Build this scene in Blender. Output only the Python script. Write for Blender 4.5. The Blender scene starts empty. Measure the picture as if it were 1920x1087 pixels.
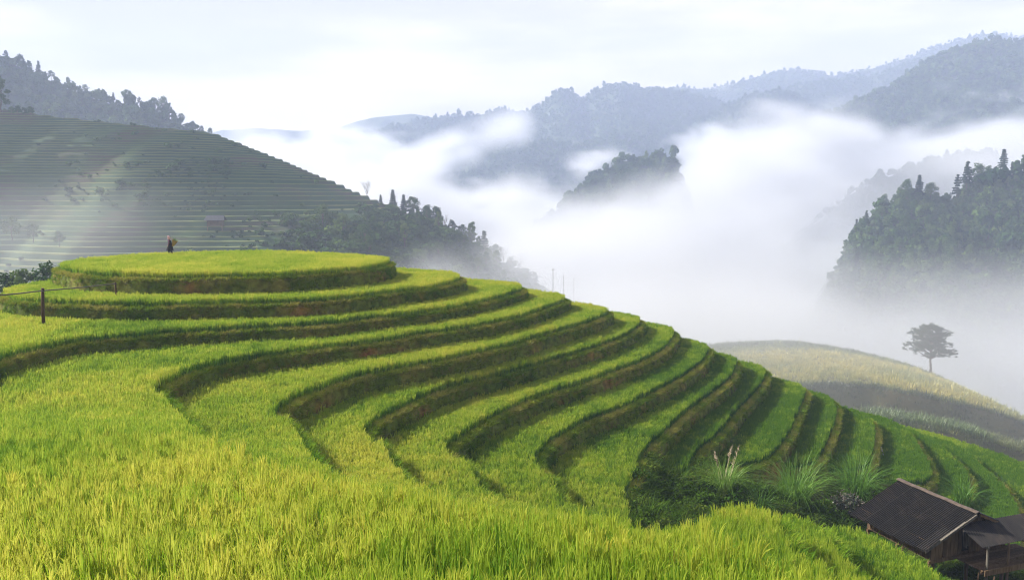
import bpy, bmesh, math, random
import numpy as np
from mathutils import Vector, Matrix, Euler

random.seed(7)
RNG = np.random.default_rng(11)
R = math.radians
SC = bpy.context.scene
COL = SC.collection

# ---------------------------------------------------------------- camera
F_PX = 1500.0                      # focal length in photo pixels (photo is 1920 wide)
TILT = math.atan(173.5 / F_PX)     # camera looks slightly down
cam_data = bpy.data.cameras.new('camera')
cam_data.sensor_width = 36.0
cam_data.lens = 36.0 * F_PX / 1920.0
cam_data.clip_start = 0.1
cam_data.clip_end = 30000.0
cam = bpy.data.objects.new('camera', cam_data)
COL.objects.link(cam)
cam.location = (0, 0, 0)
cam.rotation_euler = (math.pi / 2 - TILT, 0, 0)
SC.camera = cam

# ---------------------------------------------------------------- light
SUN_DIR = Vector((-0.90, 0.30, 0.0)).normalized()   # azimuth towards the sun
SUN_EL = R(33)
to_sun = Vector((SUN_DIR.x * math.cos(SUN_EL), SUN_DIR.y * math.cos(SUN_EL), math.sin(SUN_EL)))
sun_data = bpy.data.lights.new('sun', 'SUN')
sun_data.energy = 5.0
sun_data.angle = R(0.6)
sun_data.color = (1.0, 0.94, 0.83)
sun = bpy.data.objects.new('sun', sun_data)
COL.objects.link(sun)
sun.rotation_euler = to_sun.to_track_quat('Z', 'Y').to_euler()

world = bpy.data.worlds.new('World')
SC.world = world
world.use_nodes = True
wn, wl = world.node_tree.nodes, world.node_tree.links
wn.clear()
w_out = wn.new('ShaderNodeOutputWorld')
w_bg = wn.new('ShaderNodeBackground')
w_bg.inputs['Strength'].default_value = 0.05
sky = wn.new('ShaderNodeTexSky')
sky.sky_type = 'NISHITA'
sky.sun_disc = False
sky.sun_elevation = SUN_EL
sky.sun_rotation = math.atan2(to_sun.x, to_sun.y)
sky.air_density = 1.0
sky.dust_density = 2.0
tc = wn.new('ShaderNodeTexCoord')
sep = wn.new('ShaderNodeSeparateXYZ')
wl.new(tc.outputs['Generated'], sep.inputs[0])
wmap = wn.new('ShaderNodeMapping')
wmap.inputs['Scale'].default_value = (1.0, 1.0, 5.0)
wl.new(tc.outputs['Generated'], wmap.inputs[0])
n1 = wn.new('ShaderNodeTexNoise')
n1.inputs['Scale'].default_value = 1.9
n1.inputs['Detail'].default_value = 7
n1.inputs['Roughness'].default_value = 0.55
wl.new(wmap.outputs[0], n1.inputs['Vector'])
cr = wn.new('ShaderNodeMapRange')
cr.inputs[1].default_value = 0.40
cr.inputs[2].default_value = 0.60
cr.interpolation_type = 'SMOOTHSTEP'
wl.new(n1.outputs['Fac'], cr.inputs[0])
# thin high cloud: thick towards the horizon, thinning out towards the zenith
thin = wn.new('ShaderNodeMapRange')
thin.inputs[1].default_value = 0.29
thin.inputs[2].default_value = 0.70
thin.inputs[3].default_value = 1.0
thin.inputs[4].default_value = 0.18
wl.new(sep.outputs[2], thin.inputs[0])
cloud = wn.new('ShaderNodeMix')
cloud.data_type = 'RGBA'
cloud.inputs[6].default_value = (5.0, 4.6, 4.85, 1)      # grey-blue veil
cloud.inputs[7].default_value = (8.0, 7.1, 6.6, 1)   # bright cloud
wl.new(cr.outputs[0], cloud.inputs[0])
wmix = wn.new('ShaderNodeMix')
wmix.data_type = 'RGBA'
wl.new(thin.outputs[0], wmix.inputs[0])
wl.new(sky.outputs[0], wmix.inputs[6])
wl.new(cloud.outputs[2], wmix.inputs[7])
wl.new(wmix.outputs[2], w_bg.inputs['Color'])
wl.new(w_bg.outputs[0], w_out.inputs['Surface'])

SC.view_settings.view_transform = 'Standard'
SC.view_settings.look = 'None'
SC.view_settings.exposure = 1.55
SC.view_settings.gamma = 1.0
SC.view_settings.use_curve_mapping = False
SC.render.engine = 'CYCLES'
SC.cycles.use_denoising = True
SC.cycles.denoiser = 'OPENIMAGEDENOISE'
SC.cycles.use_adaptive_sampling = True
SC.cycles.adaptive_threshold = 0.01
SC.cycles.max_bounces = 8
SC.cycles.diffuse_bounces = 2
SC.cycles.pixel_filter_type = 'BLACKMAN_HARRIS'
SC.cycles.filter_width = 1.15
SC.cycles.glossy_bounces = 2
SC.cycles.transmission_bounces = 3
SC.cycles.transparent_max_bounces = 8
SC.cycles.volume_bounces = 3
SC.cycles.volume_step_rate = 1.5
SC.cycles.volume_max_steps = 512
SC.cycles.sample_clamp_indirect = 6.0

# ---------------------------------------------------------------- helpers
CT, ST = math.cos(TILT), math.sin(TILT)

def ray(px, py):
    u = (px - 960.0) / F_PX
    v = (543.5 - py) / F_PX
    return np.array((u, CT + v * ST, -ST + v * CT))

def on_z(px, py, z):
    d = ray(px, py)
    return d * (z / d[2])

def at_y(px, py, y):
    d = ray(px, py)
    return d * (y / d[1])

def project(p):
    """world points (n,3) -> photo pixels (n,2), depth"""
    p = np.asarray(p, float)
    dep = p[:, 1] * CT - p[:, 2] * ST
    up = p[:, 1] * ST + p[:, 2] * CT
    dep_s = np.where(dep < 0.01, 0.01, dep)
    return 960 + F_PX * p[:, 0] / dep_s, 543.5 - F_PX * up / dep_s, dep

def hash3(ix, iy, iz, seed):
    h = (ix.astype(np.int64) * 374761393 + iy.astype(np.int64) * 668265263 +
         iz.astype(np.int64) * 2147483647 + seed * 974634777) & 0xFFFFFFFF
    h = ((h ^ (h >> 13)) * 1274126177) & 0xFFFFFFFF
    h = (h ^ (h >> 16)) & 0xFFFFFFFF
    h = (h * 2246822519) & 0xFFFFFFFF
    h = h ^ (h >> 15)
    return (h & 0xFFFFFF) / float(0xFFFFFF)

def vnoise(x, y, z=None, seed=0):
    x = np.asarray(x, float); y = np.asarray(y, float)
    z = np.zeros_like(x) if z is None else np.asarray(z, float)
    ix, iy, iz = np.floor(x).astype(np.int64), np.floor(y).astype(np.int64), np.floor(z).astype(np.int64)
    fx, fy, fz = x - ix, y - iy, z - iz
    fx = fx * fx * (3 - 2 * fx); fy = fy * fy * (3 - 2 * fy); fz = fz * fz * (3 - 2 * fz)
    out = 0.0
    for dz in (0, 1):
        wz = fz if dz else 1 - fz
        for dy in (0, 1):
            wy = fy if dy else 1 - fy
            for dx in (0, 1):
                wx = fx if dx else 1 - fx
                out = out + hash3(ix + dx, iy + dy, iz + dz, seed) * wx * wy * wz
    return out

def fbm(x, y, z=None, seed=0, octv=4, gain=0.5):
    a, s, t = 1.0, 0.0, 0.0
    x = np.asarray(x, float); y = np.asarray(y, float)
    f = 1.0
    for k in range(octv):
        s = s + a * vnoise(x * f, y * f, None if z is None else np.asarray(z) * f, seed + k * 17)
        t += a; a *= gain; f *= 2.03
    return s / t

def sstep(a, b, x):
    t = np.clip((np.asarray(x, float) - a) / (b - a), 0, 1)
    return t * t * (3 - 2 * t)

def tag(o, label=None, cat=None, group=None, kind=None):
    if label: o['label'] = label
    if cat: o['category'] = cat
    if group: o['group'] = group
    if kind: o['kind'] = kind
    return o

def empty(name, loc, rz=0.0):
    o = bpy.data.objects.new(name, None)
    COL.objects.link(o)
    o.location = loc
    o.rotation_euler = (0, 0, rz)
    o.empty_display_size = 0.3
    return o

def mesh_from(name, verts, faces, mats=(), fmat=None, smooth=False):
    me = bpy.data.meshes.new(name)
    me.from_pydata([tuple(v) for v in verts], [], [tuple(f) for f in faces])
    for m in mats:
        me.materials.append(m)
    if fmat is not None:
        me.polygons.foreach_set('material_index', np.asarray(fmat, np.int32))
    if smooth:
        me.polygons.foreach_set('use_smooth', np.ones(len(me.polygons), bool))
    me.update()
    return me

def add_obj(name, me, parent=None, link=True):
    o = bpy.data.objects.new(name, me)
    if link:
        COL.objects.link(o)
    if parent:
        o.parent = parent
    return o

def grid_mesh(name, X, Y, Z, mats, smooth=True):
    """X,Y,Z 2-D arrays -> quad grid, built quickly"""
    nr, nc = X.shape
    co = np.stack([X, Y, Z], -1).reshape(-1, 3).astype(np.float32)
    idx = np.arange(nr * nc).reshape(nr, nc)
    q = np.stack([idx[:-1, :-1], idx[:-1, 1:], idx[1:, 1:], idx[1:, :-1]], -1).reshape(-1, 4)
    me = bpy.data.meshes.new(name)
    me.vertices.add(len(co)); me.vertices.foreach_set('co', co.ravel())
    me.loops.add(q.size); me.loops.foreach_set('vertex_index', q.ravel().astype(np.int32))
    me.polygons.add(len(q))
    me.polygons.foreach_set('loop_start', np.arange(0, q.size, 4, dtype=np.int32))
    me.polygons.foreach_set('use_smooth', np.full(len(q), smooth))
    for m in mats:
        me.materials.append(m)
    me.update(calc_edges=True); me.validate()
    return me

class MB:
    """collects simple solids, then links them as ONE mesh object"""
    def __init__(s):
        s.v, s.f, s.m = [], [], []
    def quadstrip(s, rows, mi=0, close=False):
        b = len(s.v)
        n = len(rows[0])
        for r in rows:
            s.v.extend([tuple(p) for p in r])
        for i in range(len(rows) - 1):
            for j in range(n - (0 if close else 1)):
                k = (j + 1) % n
                s.f.append((b + i * n + j, b + i * n + k, b + (i + 1) * n + k, b + (i + 1) * n + j)); s.m.append(mi)
    def box(s, c, d, rot=None, mi=0):
        b = len(s.v)
        M = rot if rot is not None else Matrix.Identity(3)
        for z in (-1, 1):
            for y in (-1, 1):
                for x in (-1, 1):
                    s.v.append(tuple(Vector(c) + M @ Vector((x * d[0] / 2, y * d[1] / 2, z * d[2] / 2))))
        for f in ((0, 2, 3, 1), (4, 5, 7, 6), (0, 1, 5, 4), (2, 6, 7, 3), (0, 4, 6, 2), (1, 3, 7, 5)):
            s.f.append(tuple(b + i for i in f)); s.m.append(mi)
    def tube(s, pts, radii, n=7, mi=0, caps=True):
        pts = [Vector(p) for p in pts]
        if not hasattr(radii, '__len__'):
            radii = [radii] * len(pts)
        b = len(s.v)
        ref = None
        for i, p in enumerate(pts):
            t = (pts[min(i + 1, len(pts) - 1)] - pts[max(i - 1, 0)]).normalized()
            if ref is None:
                ref = Vector((1, 0, 0)) if abs(t.x) < 0.8 else Vector((0, 1, 0))
            a = (ref - t * ref.dot(t)).normalized()
            c = t.cross(a)
            ref = a
            for k in range(n):
                th = 2 * math.pi * k / n
                s.v.append(tuple(p + (a * math.cos(th) + c * math.sin(th)) * radii[i]))
        for i in range(len(pts) - 1):
            for k in range(n):
                k2 = (k + 1) % n
                s.f.append((b + i * n + k, b + i * n + k2, b + (i + 1) * n + k2, b + (i + 1) * n + k)); s.m.append(mi)
        if caps:
            s.f.append(tuple(b + k for k in reversed(range(n)))); s.m.append(mi)
            s.f.append(tuple(b + (len(pts) - 1) * n + k for k in range(n))); s.m.append(mi)
    def bar(s, a, b, w, h=None, mi=0):
        a, b = Vector(a), Vector(b)
        t = (b - a)
        q = t.to_track_quat('X', 'Z').to_matrix()
        s.box((a + b) / 2, (t.length, w, h or w), q, mi)
    def poly(s, pts, mi=0):
        b = len(s.v)
        s.v.extend([tuple(p) for p in pts])
        s.f.append(tuple(range(b, b + len(pts)))); s.m.append(mi)
    def mesh(s, name, mats, smooth=False):
        return mesh_from(name, s.v, s.f, mats if isinstance(mats, (list, tuple)) else [mats], s.m, smooth)
    def build(s, name, mats, parent=None, smooth=False):
        return add_obj(name, s.mesh(name, mats, smooth), parent)

# ---------------------------------------------------------------- materials
def new_mat(name):
    m = bpy.data.materials.new(name)
    m.use_nodes = True
    m.node_tree.nodes.clear()
    return m, m.node_tree.nodes, m.node_tree.links

def ramp(n, stops):
    r = n.new('ShaderNodeValToRGB')
    e = r.color_ramp.elements
    while len(e) > 1:
        e.remove(e[-1])
    e[0].position, e[0].color = stops[0][0], (*stops[0][1], 1)
    for p, c in stops[1:]:
        x = e.new(p); x.color = (*c, 1)
    return r

def leaf_mat(name, stops, transl=0.35, attr='tint', gloss=0.05, noise=None):
    m, n, l = new_mat(name)
    out = n.new('ShaderNodeOutputMaterial')
    at = n.new('ShaderNodeAttribute'); at.attribute_type = 'INSTANCER'; at.attribute_name = attr
    rp = ramp(n, stops)
    if attr == 'object':
        oi = n.new('ShaderNodeObjectInfo')
        src = oi.outputs['Random']
    else:
        src = at.outputs['Fac']
    if noise:
        tx = n.new('ShaderNodeNewGeometry')
        nz = n.new('ShaderNodeTexNoise'); nz.inputs['Scale'].default_value = noise
        nz.inputs['Detail'].default_value = 3
        l.new(tx.outputs['Position'], nz.inputs['Vector'])
        ad = n.new('ShaderNodeMath'); ad.operation = 'MULTIPLY_ADD'
        ad.inputs[1].default_value = 1.4; ad.inputs[2].default_value = -0.7
        l.new(nz.outputs['Fac'], ad.inputs[0])
        sm = n.new('ShaderNodeMath'); sm.operation = 'ADD'; sm.use_clamp = True
        l.new(ad.outputs[0], sm.inputs[0]); l.new(src, sm.inputs[1])
        src = sm.outputs[0]
    l.new(src, rp.inputs[0])
    d = n.new('ShaderNodeBsdfDiffuse'); t = n.new('ShaderNodeBsdfTranslucent')
    l.new(rp.outputs[0], d.inputs[0]); l.new(rp.outputs[0], t.inputs[0])
    mx = n.new('ShaderNodeMixShader'); mx.inputs[0].default_value = transl
    l.new(d.outputs[0], mx.inputs[1]); l.new(t.outputs[0], mx.inputs[2])
    if gloss:
        g = n.new('ShaderNodeBsdfGlossy'); g.inputs['Roughness'].default_value = 0.45
        m2 = n.new('ShaderNodeMixShader'); m2.inputs[0].default_value = gloss
        l.new(mx.outputs[0], m2.inputs[1]); l.new(g.outputs[0], m2.inputs[2])
        mx = m2
    l.new(mx.outputs[0], out.inputs[0])
    return m

def noise_mat(name, stops, scale=2.0, detail=5, rough=0.9, bump=0.0, stretch=(1, 1, 1), bscale=None, rand=0.0, coords='Object', spec=0.2):
    m, n, l = new_mat(name)
    out = n.new('ShaderNodeOutputMaterial')
    b = n.new('ShaderNodeBsdfPrincipled')
    b.inputs['Roughness'].default_value = rough
    b.inputs['Specular IOR Level'].default_value = spec
    tcn = n.new('ShaderNodeTexCoord')
    mp = n.new('ShaderNodeMapping'); mp.inputs['Scale'].default_value = stretch
    l.new(tcn.outputs[coords], mp.inputs[0])
    nz = n.new('ShaderNodeTexNoise'); nz.inputs['Scale'].default_value = scale; nz.inputs['Detail'].default_value = detail
    l.new(mp.outputs[0], nz.inputs['Vector'])
    src = nz.outputs['Fac']
    if rand:
        oi = n.new('ShaderNodeObjectInfo')
        ad = n.new('ShaderNodeMath'); ad.operation = 'MULTIPLY_ADD'; ad.inputs[1].default_value = rand; ad.inputs[2].default_value = -rand / 2
        l.new(oi.outputs['Random'], ad.inputs[0])
        sm = n.new('ShaderNodeMath'); sm.operation = 'ADD'; sm.use_clamp = True
        l.new(ad.outputs[0], sm.inputs[0]); l.new(src, sm.inputs[1]); src = sm.outputs[0]
    rp = ramp(n, stops)
    l.new(src, rp.inputs[0]); l.new(rp.outputs[0], b.inputs['Base Color'])
    if bump:
        n2 = n.new('ShaderNodeTexNoise'); n2.inputs['Scale'].default_value = bscale or scale * 6; n2.inputs['Detail'].default_value = 4
        l.new(mp.outputs[0], n2.inputs['Vector'])
        bp = n.new('ShaderNodeBump'); bp.inputs['Strength'].default_value = bump; bp.inputs['Distance'].default_value = 0.05
        l.new(n2.outputs['Fac'], bp.inputs['Height']); l.new(bp.outputs[0], b.inputs['Normal'])
    l.new(b.outputs[0], out.inputs[0])
    return m

# ---------------------------------------------------------------- instancing (only for stuff)
def hidden_collection(name, meshes):
    c = bpy.data.collections.new(name)
    for i, me in enumerate(meshes):
        o = bpy.data.objects.new(name + '_%02d' % i, me)
        c.objects.link(o)
    return c

def scatter(name, pts, rot, scl, tint, var, coll, mat=None):
    """one 'stuff' object: points carrying instances of the meshes of coll"""
    me = bpy.data.meshes.new(name)
    n = len(pts)
    me.vertices.add(n)
    me.vertices.foreach_set('co', np.asarray(pts, np.float32).ravel())
    def att(nm, ty, data, key):
        a = me.attributes.new(nm, ty, 'POINT'); a.data.foreach_set(key, np.asarray(data).ravel())
    att('rot', 'FLOAT_VECTOR', np.asarray(rot, np.float32), 'vector')
    att('scl', 'FLOAT_VECTOR', np.asarray(scl, np.float32), 'vector')
    att('tint', 'FLOAT', np.asarray(tint, np.float32), 'value')
    att('var', 'INT', np.asarray(var, np.int32), 'value')
    o = add_obj(name, me)
    ng = bpy.data.node_groups.new(name + '_nodes', 'GeometryNodeTree')
    ng.interface.new_socket('Geometry', in_out='INPUT', socket_type='NodeSocketGeometry')
    ng.interface.new_socket('Geometry', in_out='OUTPUT', socket_type='NodeSocketGeometry')
    N, L = ng.nodes, ng.links
    gi, go = N.new('NodeGroupInput'), N.new('NodeGroupOutput')
    iop = N.new('GeometryNodeInstanceOnPoints')
    ci = N.new('GeometryNodeCollectionInfo')
    ci.inputs['Collection'].default_value = coll
    ci.inputs['Separate Children'].default_value = True
    ci.inputs['Reset Children'].default_value = True
    iop.inputs['Pick Instance'].default_value = True
    def named(nm, ty):
        a = N.new('GeometryNodeInputNamedAttribute'); a.data_type = ty; a.inputs['Name'].default_value = nm
        return a.outputs['Attribute']
    L.new(gi.outputs[0], iop.inputs['Points'])
    L.new(ci.outputs[0], iop.inputs['Instance'])
    L.new(named('var', 'INT'), iop.inputs['Instance Index'])
    L.new(named('rot', 'FLOAT_VECTOR'), iop.inputs['Rotation'])
    L.new(named('scl', 'FLOAT_VECTOR'), iop.inputs['Scale'])
    L.new(iop.outputs[0], go.inputs[0])
    md = o.modifiers.new('scatter', 'NODES')
    md.node_group = ng
    o['kind'] = 'stuff'
    return o
# ================================================================ the near rice terraces
LEV = [-5.8, -7.3, -8.55, -9.6, -10.75, -12.05, -13.25, -14.45, -15.65, -16.95, -18.2, -19.4, -20.6, -21.7, -22.8, -23.9, -25.0]
NK = len(LEV)

def ramp_up(x, y):
    """the near hillside climbs towards the camera"""
    t = np.clip(34.0 - np.asarray(y, float), 0, None)
    return 0.2 * (np.sqrt(t * t + 4.0) - 2.0) + 0 * np.asarray(x, float)

def pxs(k, pts):
    return [tuple(on_z(a, b, LEV[k])[:2]) for a, b in pts]

def back(k, n=3):
    """continues a rim behind the ridge, out of the camera's sight"""
    x, y = RIM[k][0]
    far = []
    for dx, dy in ((-0.2, 2.2), (-2.2, 5.0), (-6.5, 8.0)):
        far.append((x + dx, y + dy))
    return far[::-1]

RIM = {}
RIM[0] = pxs(0, [(733, 501), (718, 507), (677, 513), (627, 518), (560, 523), (480, 526), (420, 527), (300, 528), (210, 525), (150, 521), (118, 515), (106, 508)])
RIM[1] = pxs(1, [(868, 531), (853, 537), (810, 547), (735, 557), (660, 567), (560, 575), (480, 577), (420, 578), (363, 580), (300, 582), (245, 582), (170, 580), (100, 577), (40, 573), (12, 567), (0, 558)])
RIM[2] = pxs(2, [(984, 550), (970, 556), (935, 567), (860, 584), (760, 599), (660, 611), (627, 616), (527, 622), (440, 627), (400, 630), (320, 634), (275, 639), (205, 645), (160, 650), (105, 660), (50, 673), (0, 689), (-60, 715)])
RIM[3] = pxs(3, [(1066, 569), (1053, 575), (1022, 587), (960, 607), (860, 626), (760, 641), (710, 650), (640, 659), (565, 669), (490, 680), (440, 688), (402, 697), (365, 708), (338, 721), (314, 734), (301, 749), (306, 764), (322, 779)])
RIM[4] = pxs(4, [(1146, 593), (1133, 601), (1097, 615), (1035, 632), (960, 656), (860, 679), (760, 699), (715, 707), (665, 719), (615, 737), (577, 751), (547, 768), (530, 784), (533, 800), (552, 818)])
RIM[5] = pxs(5, [(1207, 609), (1198, 622), (1175, 637), (1130, 655), (1060, 677), (985, 700), (910, 720), (845, 737), (802, 753), (765, 772), (727, 793), (702, 810), (694, 823), (701, 837), (716, 850)])
RIM[6] = pxs(6, [(1270, 629), (1265, 642), (1250, 660), (1217, 680), (1155, 705), (1080, 732), (1015, 753), (952, 780), (915, 801), (877, 826), (856, 842), (847, 857), (855, 872), (872, 885)])
RIM[7] = pxs(7, [(1334, 660), (1331, 670), (1320, 686), (1292, 708), (1230, 743), (1155, 780), (1115, 794), (1077, 814), (1045, 834), (1025, 854), (1014, 873), (1018, 888), (1032, 904)])
RIM[8] = pxs(8, [(1387, 685), (1384, 697), (1374, 716), (1342, 743), (1292, 781), (1260, 813), (1224, 847), (1208, 872), (1203, 896), (1190, 920), (1180, 942), (1180, 962)])
RIM[9] = pxs(9, [(1441, 703), (1440, 713), (1430, 732), (1392, 773), (1347, 829), (1319, 850), (1306, 873), (1296, 895), (1270, 901), (1240, 897), (1222, 885)])
RIM[10] = pxs(10, [(1516, 738), (1514, 752), (1500, 787), (1485, 822), (1462, 855), (1446, 869), (1420, 879), (1380, 886), (1340, 886), (1310, 880)])
RIM[11] = pxs(11, [(1568, 760), (1574, 775), (1573, 790), (1564, 820), (1549, 856), (1536, 874), (1500, 888), (1440, 890)])
RIM[12] = pxs(12, [(1636, 793), (1645, 806), (1647, 832), (1641, 864), (1634, 882), (1600, 893), (1530, 895)])
RIM[13] = pxs(13, [(1690, 806), (1712, 823), (1735, 854), (1751, 886), (1751, 906), (1725, 918), (1660, 915), (1600, 900)])
RIM[14] = pxs(14, [(1750, 832), (1775, 851), (1805, 878), (1822, 902), (1822, 925), (1800, 950), (1740, 955), (1660, 930)])
RIM[15] = pxs(15, [(1812, 852), (1842, 879), (1872, 905), (1896, 930), (1915, 965), (1920, 1010), (1900, 1060), (1800, 1080), (1720, 1000)])
RIM[16] = pxs(16, [(1925, 878), (2010, 930), (2080, 1000), (2060, 1110), (1900, 1190), (1750, 1150), (1720, 1050)])

# the rims that swing round the gully onto the camera's own slope
def rice_edge(k, pts):
    """where the line of sight through a pixel meets the top of the crop of terrace k on the camera's slope"""
    out = []
    for a, b in pts:
        a += 12 if k > 4 else 4
        d = ray(a, b); sg = -d[2] / d[1]
        lo, hi = 2.0, 60.0
        for _ in range(60):
            y = (lo + hi) / 2
            if -sg * y > LEV[k] + 0.92 + float(ramp_up(0, y)): lo = y
            else: hi = y
        out.append((d[0] / d[1] * y, y))
    return out
RIM[3] += rice_edge(3, [(385, 806), (442, 834), (600, 880), (840, 922), (990, 943), (1115, 956), (1182, 975), (1290, 988), (1390, 994), (1480, 1024), (1650, 1085), (1700, 1120)]) + [(6, 3), (8, -3)]
RIM[4] += rice_edge(4, [(592, 850), (640, 880), (720, 906), (840, 928), (1000, 949), (1140, 962), (1200, 978), (1258, 972), (1296, 961), (1335, 977), (1365, 1010), (1440, 1050)]) + [(7, 7), (11, -3)]
RIM[5] += rice_edge(5, [(745, 878), (780, 895), (840, 920), (900, 938), (1000, 954), (1140, 970), (1240, 978), (1315, 958), (1345, 941), (1400, 936), (1436, 945), (1462, 985), (1520, 1034), (1600, 1068), (1655, 1097)]) + [(9, 9), (12, 3), (14, -3)]
RIM[6] += rice_edge(6, [(905, 908), (960, 928), (1060, 958), (1200, 984), (1370, 988), (1440, 968), (1465, 951), (1502, 959), (1545, 992), (1558, 1022), (1602, 1054), (1665, 1092)]) + [(13, 9), (17, -3)]
RIM[7] += rice_edge(7, [(1042, 920), (1065, 935), (1115, 954), (1190, 985), (1300, 1002), (1450, 1012), (1520, 995), (1548, 977), (1592, 979), (1624, 990), (1702, 1030), (1770, 1080), (1840, 1150)]) + [(18, 9), (22, -3)]
RIM[8] += rice_edge(8, [(1186, 992), (1260, 1015), (1400, 1025), (1500, 1020)])

POLY = {}
def close_back(k):
    return [(-6.5 + RIM[k][0][0], 8.0 + RIM[k][0][1]), (-2.2 + RIM[k][0][0], 5.0 + RIM[k][0][1]), (-0.2 + RIM[k][0][0], 2.2 + RIM[k][0][1])]
POLY[0] = RIM[0] + [(-36.5, 68), (-33, 74), (-26, 78)] + close_back(0)
POLY[1] = RIM[1] + [(-38, 63), (-36, 70), (-30, 78), (-20, 82)] + close_back(1)
POLY[2] = RIM[2] + [(-33, 39.5), (-41, 46), (-42, 58), (-39, 72), (-30, 83), (-15, 86)] + close_back(2)
POLY[3] = RIM[3] + [(8, -8), (-45, -8), (-52, 20), (-48, 50), (-44, 72), (-30, 88), (-10, 90)] + close_back(3)
for k in (4, 5, 6, 7):
    POLY[k] = RIM[k] + [(20 + k, -9), (-46, -9), (-53, 20), (-49, 50), (-45, 74), (-30, 89 + k), (-8, 90 + k)] + close_back(k)
POLY[8] = RIM[8] + [(12, 30), (8, 29), (-10, 40), (-20, 60), (-10, 84)] + close_back(8)
for k in range(9, 16):
    POLY[k] = RIM[k] + [(2, 46 - (k > 12) * 0), (0, 60), (6, 80)] + close_back(k)
POLY[9] = RIM[9] + [(6, 50), (0, 60), (6, 80)] + close_back(9)
POLY[13] = RIM[13] + [(14, 50), (6, 60), (8, 80)] + close_back(13)
POLY[14] = RIM[14] + [(18, 48), (10, 60), (12, 80)] + close_back(14)
POLY[15] = RIM[15] + [(19, 50), (14, 60), (14, 84)] + close_back(15)
POLY[16] = RIM[16] + [(20, 50), (18, 60), (20, 84), (40, 86)]

def resample(pts, step, closed=False):
    """Catmull-Rom through pts, sampled every ~step metres"""
    p = np.asarray(pts, float)
    n = len(p)
    out = []
    rng = n if closed else n - 1
    for i in range(rng):
        a = p[(i - 1) % n] if (closed or i > 0) else 2 * p[0] - p[1]
        b, c = p[i], p[(i + 1) % n]
        d = p[(i + 2) % n] if (closed or i < n - 2) else 2 * p[-1] - p[-2]
        # centripetal parametrisation keeps uneven spacings smooth
        t0 = 0.0
        t1 = t0 + max(np.linalg.norm(b - a), 1e-4) ** 0.5
        t2 = t1 + max(np.linalg.norm(c - b), 1e-4) ** 0.5
        t3 = t2 + max(np.linalg.norm(d - c), 1e-4) ** 0.5
        m = max(2, int(np.linalg.norm(c - b) / step))
        for j in range(m):
            t = t1 + (t2 - t1) * j / m
            A1 = (t1 - t) / (t1 - t0) * a + (t - t0) / (t1 - t0) * b
            A2 = (t2 - t) / (t2 - t1) * b + (t - t1) / (t2 - t1) * c
            A3 = (t3 - t) / (t3 - t2) * c + (t - t2) / (t3 - t2) * d
            B1 = (t2 - t) / (t2 - t0) * A1 + (t - t0) / (t2 - t0) * A2
            B2 = (t3 - t) / (t3 - t1) * A2 + (t - t1) / (t3 - t1) * A3
            out.append((t2 - t) / (t2 - t1) * B1 + (t - t1) / (t2 - t1) * B2)
    if not closed:
        out.append(p[-1])
    return np.array(out)

# label raster: which terrace a point belongs to (the highest one that holds it)
GX0, GX1, GY0, GY1, GS = -56.0, 62.0, -9.0, 102.0, 0.1
gnx, gny = int((GX1 - GX0) / GS), int((GY1 - GY0) / GS)
LAB = np.full((gny, gnx), 99, np.int16)
FINE = {}
for k in range(NK - 1, -1, -1):
    c = resample(POLY[k], 0.3, True)
    FINE[k] = c
    x1, y1 = c[:, 0], c[:, 1]
    x2, y2 = np.roll(x1, -1), np.roll(y1, -1)
    for r in range(gny):
        y = GY0 + (r + 0.5) * GS
        hit = (y1 <= y) != (y2 <= y)
        if not hit.any():
            continue
        xs = np.sort(x1[hit] + (y - y1[hit]) / (y2[hit] - y1[hit]) * (x2[hit] - x1[hit]))
        for a, b in zip(xs[::2], xs[1::2]):
            i0 = max(0, int(math.ceil((a - GX0) / GS - 0.5))); i1 = min(gnx, int((b - GX0) / GS + 0.5))
            if i1 > i0:
                LAB[r, i0:i1] = k

def lab_at(x, y):
    i = np.clip(((np.asarray(x) - GX0) / GS).astype(int), 0, gnx - 1)
    j = np.clip(((np.asarray(y) - GY0) / GS).astype(int), 0, gny - 1)
    return LAB[j, i]

def dilate(mask, rad):
    r = int(round(rad / GS))
    out = mask.copy()
    for dy in range(-r, r + 1):
        w = int(math.sqrt(max(0, r * r - dy * dy)))
        ys, yd = slice(max(0, -dy), gny - max(0, dy)), slice(max(0, dy), gny - max(0, -dy))
        for dx in (-w, -w // 2, 0, w // 2, w):
            xs, xd = slice(max(0, -dx), gnx - max(0, dx)), slice(max(0, dx), gnx - max(0, -dx))
            out[yd, xd] |= mask[ys, xs]
    return out

# the weedy gully: heights by inverse distance between measured spots
def spot(px, py, z):
    p = on_z(px, py, z); return (p[0], p[1], z)
GULLY = [spot(1215, 900, -16.3), spot(1262, 905, -16.6), spot(1300, 905, -17.0), spot(1340, 900, -18.9), spot(1440, 905, -19.7),
         spot(1540, 910, -20.5), spot(1640, 908, -21.2), (7.2, 38.6, -15.9), (9.5, 40.0, -16.8), (13, 39, -18.8), (15.5, 38, -18.9), (15.2, 35.0, -18.0),
         (18, 36, -18.3), (22, 38, -18.9), (25, 37, -19.2), (20, 33, -18.0), (24, 33, -18.7), (17, 31, -17.0), (20, 42, -19.6), (24, 44, -21.3), (28, 40, -21.2),
         (30, 30, -21), (19, 24, -15.6), (24, 18, -16), (30, 10, -17), (10.5, 38.2, -17.1)]
GULLY = np.array(GULLY)

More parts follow.
